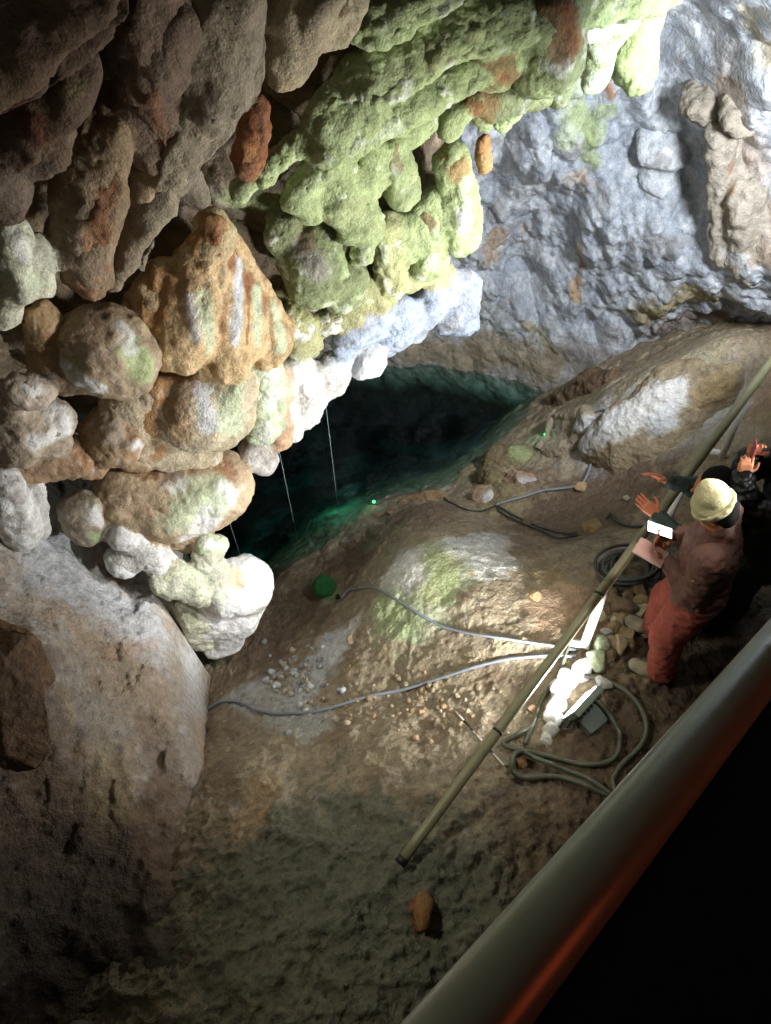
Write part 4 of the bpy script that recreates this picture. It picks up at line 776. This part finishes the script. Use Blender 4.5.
# small green lamps on the cable ends; the unlit third stands for a coil
M_GL = plain('green_lens', (.2, .9, .5), .3, emit=(.15, 1.0, .5), estr=1.2); M_BLK = plain('black_plastic', (.05, .05, .05), .5, noise=.1)
for (x, y, lb, pw, off) in ((545, 437, 'small cyan green lamp at the end of the looping cable by the pool', .5, .05), (374, 504, 'tiny green lamp at the water edge where the thin cable ends', .25, .04), (338, 598, 'small dark stub standing for a coil at the cable end beside the green tinted stone', .1, .05)):
    c = on_floor(x, y); g = empty('pool_lamp', tuple(c), lb, 'lamp'); tube('lamp_body', [c + [0, 0, -.005], c + [0, 0, .03]], .020, M_BLK, g, 12); tube('lens', [c + [0, 0, .03], c + [0, 0, .042]], .018, M_GL if pw > .2 else M_BLK, g, 12)
    if pw > .2: light('pool_lamp_glow', 'POINT', (c[0] - .06, c[1], c[2] + .09), pw * .6, (.12, 1.0, .5), .02)
c = on_floor(325, 592); s = px_r(c); stone('green_glow_stone', 'round stone coloured with green lamp glow at the cable end near the water', c, (12 * s, 12 * s, 12 * s), lin((.16, .42, .22)), 395, sink=.1)  # green lamp light is put into this stone's colour
g = at_z(330, 495, -1.75); light('underwater_lamp', 'POINT', tuple(g), 2.4, (.1, 1.0, .55), .12)
# threads of dripping water
M_DRIP = plain('water_thread', (.75, .85, .85), .15, noise=.0)
for (tx, ty, bx, by, lb) in ((325, 398, 341, 532, 'thin thread of dripping water falling to the pool, rightmost of the three'), (277, 452, 298, 543, 'middle thread of dripping water below the peach drip'), (228, 512, 241, 558, 'thread of dripping water right beside the tan bulb, leftmost of the three')):
    b = at_z(bx, by, WATER_Z); zt = at_y(tx, ty, b[1])[2]
    recenter(tube('water_thread', [(b[0], b[1], WATER_Z + .002), (b[0], b[1], zt)], .0014, M_DRIP, None, 6, label=lb, category='water drip', group='threads of dripping water'))
#==PEOPLE==
# ------------------------------------------------------------------ people
def cp(a, b, ra, rb=None, k=None, flat=1.0):
    d = dict(a=np.array(a, float), b=np.array(b, float), ra=ra, rb=ra if rb is None else rb, flat=1.0)
    if k is not None: d['k'] = k
    return d
def hand_caps(w, dirv, palm_n, thumb, curl, sc=1.0):
    """palm + five fingers; dirv along the fingers, palm_n out of the palm, thumb = side of the thumb"""
    f = np.array(dirv, float); f /= np.linalg.norm(f); n = np.array(palm_n, float); n -= f * (n @ f); n /= np.linalg.norm(n); s = np.array(thumb, float); s -= f * (s @ f) + n * (s @ n); s /= np.linalg.norm(s)
    w = np.array(w, float); L = []
    for k in (-.027, -.009, .009, .027): L.append(cp(w + s * k * .7 * sc, w + f * .085 * sc + s * k * sc, .016 * sc, .0135 * sc, k=.012))
    for k, (ln, off) in enumerate(((.070, .029), (.078, .0098), (.072, -.0098), (.056, -.029))):
        p = w + f * .088 * sc + s * off * sc; ang = curl * .5; seg = (ln * .46, ln * .30, ln * .24); r = .0088 if k < 3 else .0076
        for j, sl in enumerate(seg):
            dvec = f * math.cos(ang) + n * math.sin(ang) + s * (off * 1.4 if curl < .6 else 0); q = p + dvec * sl * sc
            L.append(cp(p, q, r * sc, (r - .0006) * sc, k=.003)); p = q; ang += curl * (.9 if j == 0 else .7); r -= .0006
    p = w + f * .028 * sc + s * .030 * sc; q = p + (f * .55 + s * .7 + n * .35) * .042 * sc; e = q + (f * .9 + s * .2 + n * .35) * .032 * sc
    L += [cp(p, q, .0125 * sc, .0105 * sc, k=.008), cp(q, e, .0102 * sc, .009 * sc, k=.003)]
    return L
def build_part(name, caps, h, k, mat, parent, X, it=1, wrinkle=0, seed=0, cut=None):
    caps = [dict(c, a=X(c['a']), b=X(c['b'])) for c in caps]
    V, Q = sdf_mesh(caps, h, k, pad=.03, fn=cut); V = relax(V, Q, it)
    if wrinkle:
        N_ = vnormals(V, Q); V = V + N_ * (wrinkle * (fbm(V * np.array([1, 1, 2.2]), 11, 3, seed, ridged=True) + .6 * fbm(V, 26, 2, seed)))[:, None]
    return link(name, mesh_np(name, V, Q), mat, parent)
M_SKIN = plain('skin', (.78, .52, .38), .5, noise=.06); M_SKINR = plain('skin_warm', (.72, .42, .28), .5, noise=.06)
M_HAIR = plain('dark_hair', (.05, .04, .035), .85, spec=.15, noise=.3, scale=60); M_EYE = plain('eye_white', (.85, .85, .82), .2)
M_JBR = plain('brown_jacket', (.43, .29, .25), .7, noise=.18, scale=25, bump=.3); M_RED = plain('red_corduroy', (.64, .32, .27), .85, noise=.15, scale=30, bump=.3); M_BOOT = plain('grey_suede', (.66, .64, .56), .85, noise=.1)
M_SOLE = plain('boot_sole', (.30, .28, .24), .8); M_HAT = plain('cream_knit', (.76, .73, .56), .9, noise=.08, scale=90, bump=.6); M_JGR = plain('dark_green_jacket', (.16, .22, .19), .7, noise=.2, scale=25, bump=.3)
M_JBK = plain('black_puffer', (.05, .055, .06), .45, noise=.2, scale=20, bump=.3); M_JEAN = plain('dark_jeans', (.09, .11, .14), .85, noise=.15); M_NB = plain('pink_notebook', (.80, .62, .58), .6, noise=.04); M_SCR = plain('lit_phone_screen', (.9, .95, 1), .3, emit=(.9, .96, 1), estr=2.2)
M_PHB = plain('phone_back', (.07, .07, .08), .3); M_PINK = plain('pink_phone_case', (.60, .28, .34), .4); M_SCARF = plain('green_scarf', (.35, .50, .36), .9, noise=.15)

def person(base, yaw, label, J, hands, top_mat, leg_mat, shoe_mat, hat=None, skin=M_SKIN, scale=1.0, arm_r=.055, hood=False, hairmat=M_HAIR, headtilt=.3):
    cy_, sy_ = math.cos(yaw), math.sin(yaw)      # local +Y = facing
    B = np.array(base, float)
    def X(p): p = np.array(p, float) * scale; return B + np.array([p[0] * sy_ + p[1] * cy_, -p[0] * cy_ + p[1] * sy_, p[2]])
    root = empty('person', tuple(B), label, 'person')
    H = np.array(J['head'], float); fd = np.array([0, math.cos(headtilt), -math.sin(headtilt)]); ud = np.array([0, math.sin(headtilt), math.cos(headtilt)]); rx = np.array([1.0, 0, 0])
    def hp(a, b, c): return H + rx * a + fd * b + ud * c
    pel = np.array(J['pelvis']); ch = np.array(J['chest']); nk = np.array(J['neck'])
    body = [cp(pel, ch, .115, .12), cp(ch + [-.05, 0, .02], ch + [.05, 0, .02], .115), cp(pel + [-.06, 0, -.02], pel + [.06, 0, -.02], .11), cp(ch + [0, 0, .1], nk, .07, .052), cp(nk, H + ud * -.06, .052, .05),
            cp(hp(0, -.015, .035), hp(0, .0, .03), .088), cp(hp(0, .03, -.03), hp(0, .045, -.07), .062, .042), cp(hp(0, .09, -.005), hp(0, .105, -.03), .010, .014, k=.012),
            cp(hp(-.022, .088, -.06), hp(.022, .088, -.06), .007, k=.006), cp(hp(-.018, .084, -.072), hp(.018, .084, -.072), .008, k=.006), cp(hp(-.035, .078, .022), hp(.035, .078, .022), .012, k=.02)]
    for s in (-1, 1): body += [cp(hp(s * .083, -.005, .015), hp(s * .088, -.012, -.02), .014, .010, k=.008)]
    armL = []
    for s, side_ in ((-1, 'L'), (1, 'R')):
        sh = np.array(J['sh' + side_]); el = np.array(J['el' + side_]); wr = np.array(J['wr' + side_])
        body += [cp(ch + [s * .06, 0, .08], sh, .07, .055), cp(sh, el, .048, .038), cp(el, wr, .036, .024, k=.02)]
        hip = np.array(J['hip' + side_]); kn = np.array(J['kn' + side_]); an = np.array(J['an' + side_])
        body += [cp(hip, kn, .085, .055), cp(kn, an, .052, .036), cp(an, an + [0, .11, -.045], .034, .028)]
        hd = hands[side_]; body += hand_caps(wr, hd[0], hd[1], hd[2], hd[3], 1.0)
    build_part('body', body, .0065, .03, skin, root, X)
    # clothes
    ja = [cp(pel + [-.06, 0, -.02], pel + [.06, 0, -.02], .140), cp(pel, ch, .135, .14), cp(ch + [-.07, 0, .04], ch + [.07, 0, .04], .125), cp(ch + [0, -.01, .1], nk + [0, -.01, -.01], .085, .070)]
    for s, side_ in ((-1, 'L'), (1, 'R')):
        sh = np.array(J['sh' + side_]); el = np.array(J['el' + side_]); wr = np.array(J['wr' + side_]); e = wr - (wr - el) / np.linalg.norm(wr - el) * .015
        ja += [cp(ch + [s * .06, 0, .07], sh, .09, .075), cp(sh, el, arm_r + .017, arm_r + .006), cp(el, e, arm_r + .004, arm_r - .012)]
    jk = build_part('jacket', ja, .010, .035, top_mat, root, X, 1, .016, 5)
    # zip seam and hem band
    tr_ = []
    for s, side_ in ((-1, 'L'), (1, 'R')):
        hip = np.array(J['hip' + side_]); kn = np.array(J['kn' + side_]); an = np.array(J['an' + side_])
        tr_ += [cp(hip + [0, 0, -.01], kn, .118, .094), cp(kn, an + [0, 0, .02], .094, .078)]
    tr_ += [cp(pel + [-.05, 0, -.03], pel + [.05, 0, -.03], .125)]
    build_part('trousers', tr_, .010, .03, leg_mat, root, X, 1, .014, 6)
    for s, side_ in ((-1, 'L'), (1, 'R')):
        an = np.array(J['an' + side_]); z = an[2]
        b = build_part('boot', [cp(an + [0, -.01, .03], an + [0, -.015, -.03], .050, .050), cp(an + [0, -.02, -.04], an + [0, .15, -.045], .046, .040), cp(an + [-.012, .10, -.05], an + [.012, .15, -.05], .036)], .008, .02, shoe_mat, root, X)
        build_part('sole', [cp(an + [0, -.03, -.075], an + [0, .16, -.075], .040, .040)], .008, .01, M_SOLE, b, X, 1, cut=None)
    if hat:
        hb = build_part('knit_hat', [cp(hp(0, -.02, .055), hp(0, -.035, .085), .102, .085), cp(hp(0, -.04, .13), hp(0, -.045, .165), .05, .03)], .006, .05, hat, root, X, 1, .0006, 7)
        ringp = []
        for i in range(16):
            a0 = 2 * math.pi * i / 16; a1 = 2 * math.pi * (i + 1) / 16; f_ = lambda a: hp(.099 * math.cos(a), -.018 + .100 * math.sin(a), .040)
            ringp.append(cp(f_(a0), f_(a1), .013))
        build_part('hat_brim', ringp, .006, .008, hat, hb, X)
        build_part('hair', [cp(hp(-.05, -.06, -.03), hp(.05, -.06, -.03), .045), cp(hp(0, -.07, .0), hp(0, -.065, -.06), .05, .035)], .008, .02, hairmat, root, X)
    else:
        build_part('hair', [cp(hp(0, -.03, .045), hp(0, -.035, .06), .098), cp(hp(-.06, -.04, .0), hp(.06, -.04, .0), .055), cp(hp(0, -.06, .0), hp(0, -.06, -.06), .065, .05)], .008, .02, hairmat, root, X, 1, .004, 8)
    for s in (-1, 1): build_part('eye', [cp(hp(s * .032, .072, .0), hp(s * .032, .073, .0), .0125)], .004, .001, M_EYE, root, X)
    return root, X
up = (0, 0, 1)
# person in brown jacket and red trousers
bA = on_floor(654, 655); yA = math.atan2(.45, -.89)
JA = dict(pelvis=(0, -.02, .92), chest=(0, .02, 1.18), neck=(0, .06, 1.41), head=(0, .11, 1.52), shL=(-.165, .03, 1.34), shR=(.165, .03, 1.34), elL=(-.215, .04, 1.08), elR=(.225, .05, 1.09), wrL=(-.06, .19, 1.07), wrR=(.10, .20, 1.10),
          hipL=(-.085, -.02, .86), hipR=(.085, -.02, .86), knL=(-.12, .02, .48), knR=(.13, .07, .48), anL=(-.15, -.05, .095), anR=(.15, .05, .095))
HA = dict(L=((.55, .75, .15), (.3, -.2, 1), (-.6, .5, .6), .75), R=((-.35, .85, .25), (-.5, .2, .9), (-.7, .1, .6), .8))
pA, XA = person(bA, yA, 'person in cream knit hat, brown jacket and red trousers looking at a phone', JA, HA, M_JBR, M_RED, M_BOOT, hat=M_HAT, headtilt=.75)
def held_box(name, label, cat, c, ax, half, mat, scr=None):
    """flat thing lying across a hand; ax = (right, forward, normal)"""
    Rm = Matrix([ax[0], ax[1], ax[2]]).transposed(); bm = bmesh.new(); bmesh.ops.create_cube(bm, size=2)
    for v in bm.verts: v.co = Vector((v.co.x * half[0], v.co.y * half[1], v.co.z * half[2]))
    bmesh.ops.bevel(bm, geom=bm.edges[:], offset=min(half) * .6, segments=2, affect='EDGES')
    me = bpy.data.meshes.new(name); bm.to_mesh(me); bm.free(); me.transform(Rm.to_4x4())
    o = link(name, me, mat, None, label=label, category=cat); o.location = c
    if scr:
        me2 = bpy.data.meshes.new('screen'); x, y, z = half[0] * .9, half[1] * .93, half[2] + .0006
        me2.from_pydata([(-x, -y, z), (x, -y, z), (x, y, z), (-x, y, z), (-x, -y, z - .0008), (x, -y, z - .0008), (x, y, z - .0008), (-x, y, z - .0008)], [], [(0, 1, 2, 3), (7, 6, 5, 4), (0, 4, 5, 1), (1, 5, 6, 2), (2, 6, 7, 3), (3, 7, 4, 0)]); me2.transform(Rm.to_4x4())
        s_ = bpy.data.objects.new('screen', me2); COL.objects.link(s_); me2.materials.append(scr); s_.parent = o
    return o
def frame(f, n):
    f = Vector(f).normalized(); n = Vector(n); n = (n - f * n.dot(f)).normalized(); return (f.cross(n).normalized(), f, n)
def dirw(yaw, p): p = np.array(p, float); return (p[0] * math.sin(yaw) + p[1] * math.cos(yaw), -p[0] * math.cos(yaw) + p[1] * math.sin(yaw), p[2])
pc = XA((.06, .295, 1.165)); held_box('phone', 'lit white phone screen held by the person in the cream hat', 'phone', tuple(pc), frame(dirw(yA, (-.2, .9, .25)), dirw(yA, (0, -.35, 1))), (.037, .077, .004), M_PHB, M_SCR)
pc = XA((-.06, .30, 1.105)); held_box('notebook', 'pinkish notebook under the lit phone in front of the brown jacket', 'notebook', tuple(pc), frame(dirw(yA, (.2, 1, .1)), dirw(yA, (0, -.15, 1))), (.062, .085, .005), M_NB)
# person behind, reaching over the rail
def place(yaw, px, py, loc):     # stand so that the given body point is seen at this spot
    fz = -.1
    for _ in range(6):
        W = at_z(px, py, fz + loc[2]); b = np.array([W[0] - (loc[0] * math.sin(yaw) + loc[1] * math.cos(yaw)), W[1] - (-loc[0] * math.cos(yaw) + loc[1] * math.sin(yaw)), 0]); fz = floor_z(b[0], b[1]); b[2] = fz
    return b
yB = math.atan2(.48, -.88); bB = place(yB, 656, 494, (0, .47, .95))
JB = dict(pelvis=(0, -.22, .80), chest=(0, -.02, .95), neck=(0, .13, 1.07), head=(0, .20, 1.14), shL=(-.15, .08, 1.02), shR=(.15, .08, 1.02), elL=(-.19, .24, .86), elR=(.20, .26, .90), wrL=(-.11, .42, .90), wrR=(.12, .44, .96),
          hipL=(-.085, -.21, .76), hipR=(.085, -.21, .76), knL=(-.10, .0, .42), knR=(.10, .0, .42), anL=(-.11, -.10, .095), anR=(.11, -.10, .095))
HB = dict(L=((.1, .9, .4), (.6, 0, -.5), (.2, 0, 1), .35), R=((-.2, .9, .35), (-.6, 0, -.5), (-.2, 0, 1), .3))
pB, XB = person(bB, yB, 'person in dark green jacket behind the cream hat, both arms stretched out over the handrail', JB, HB, M_JGR, M_JEAN, M_SOLE, skin=M_SKINR, arm_r=.048)
# person at the right edge, hands raised
yC = math.atan2(.24, -.97); bC = place(yC, 746, 466, (0, .31, 1.36))
JC = dict(pelvis=(0, -.02, .92), chest=(0, .0, 1.20), neck=(0, .02, 1.42), head=(0, .06, 1.54), shL=(-.18, .02, 1.35), shR=(.18, .02, 1.35), elL=(-.20, .24, 1.18), elR=(.20, .22, 1.20), wrL=(-.06, .34, 1.40), wrR=(.06, .30, 1.44),
          hipL=(-.09, -.02, .87), hipR=(.09, -.02, .87), knL=(-.11, .02, .48), knR=(.11, .02, .48), anL=(-.12, -.03, .095), anR=(.12, -.03, .095))
HC = dict(L=((.15, .1, 1), (.9, -.1, 0), (0, -.6, .1), 1.25), R=((-.1, .05, 1), (-.9, 0, 0), (0, -.6, .1), .55))
pC, XC = person(bC, yC, 'person in black puffer jacket at the right edge with both hands raised before the face', JC, HC, M_JBK, M_JEAN, M_SOLE, scale=.96, arm_r=.066, headtilt=.1)
pc = XC((0.0, .33, 1.54)); held_box('phone', 'small pink backed phone raised by the person in black at the right edge', 'phone', tuple(pc), frame(dirw(yC, (0, .1, 1)), dirw(yC, (0, 1, 0))), (.034, .068, .004), M_PINK)
print('BASES', bA, bB, bC)
for o in bpy.data.objects:
    if o.type == 'MESH' and o.parent is None and 'kind' not in o and 'label' not in o: print('UNLABELLED', o.name)
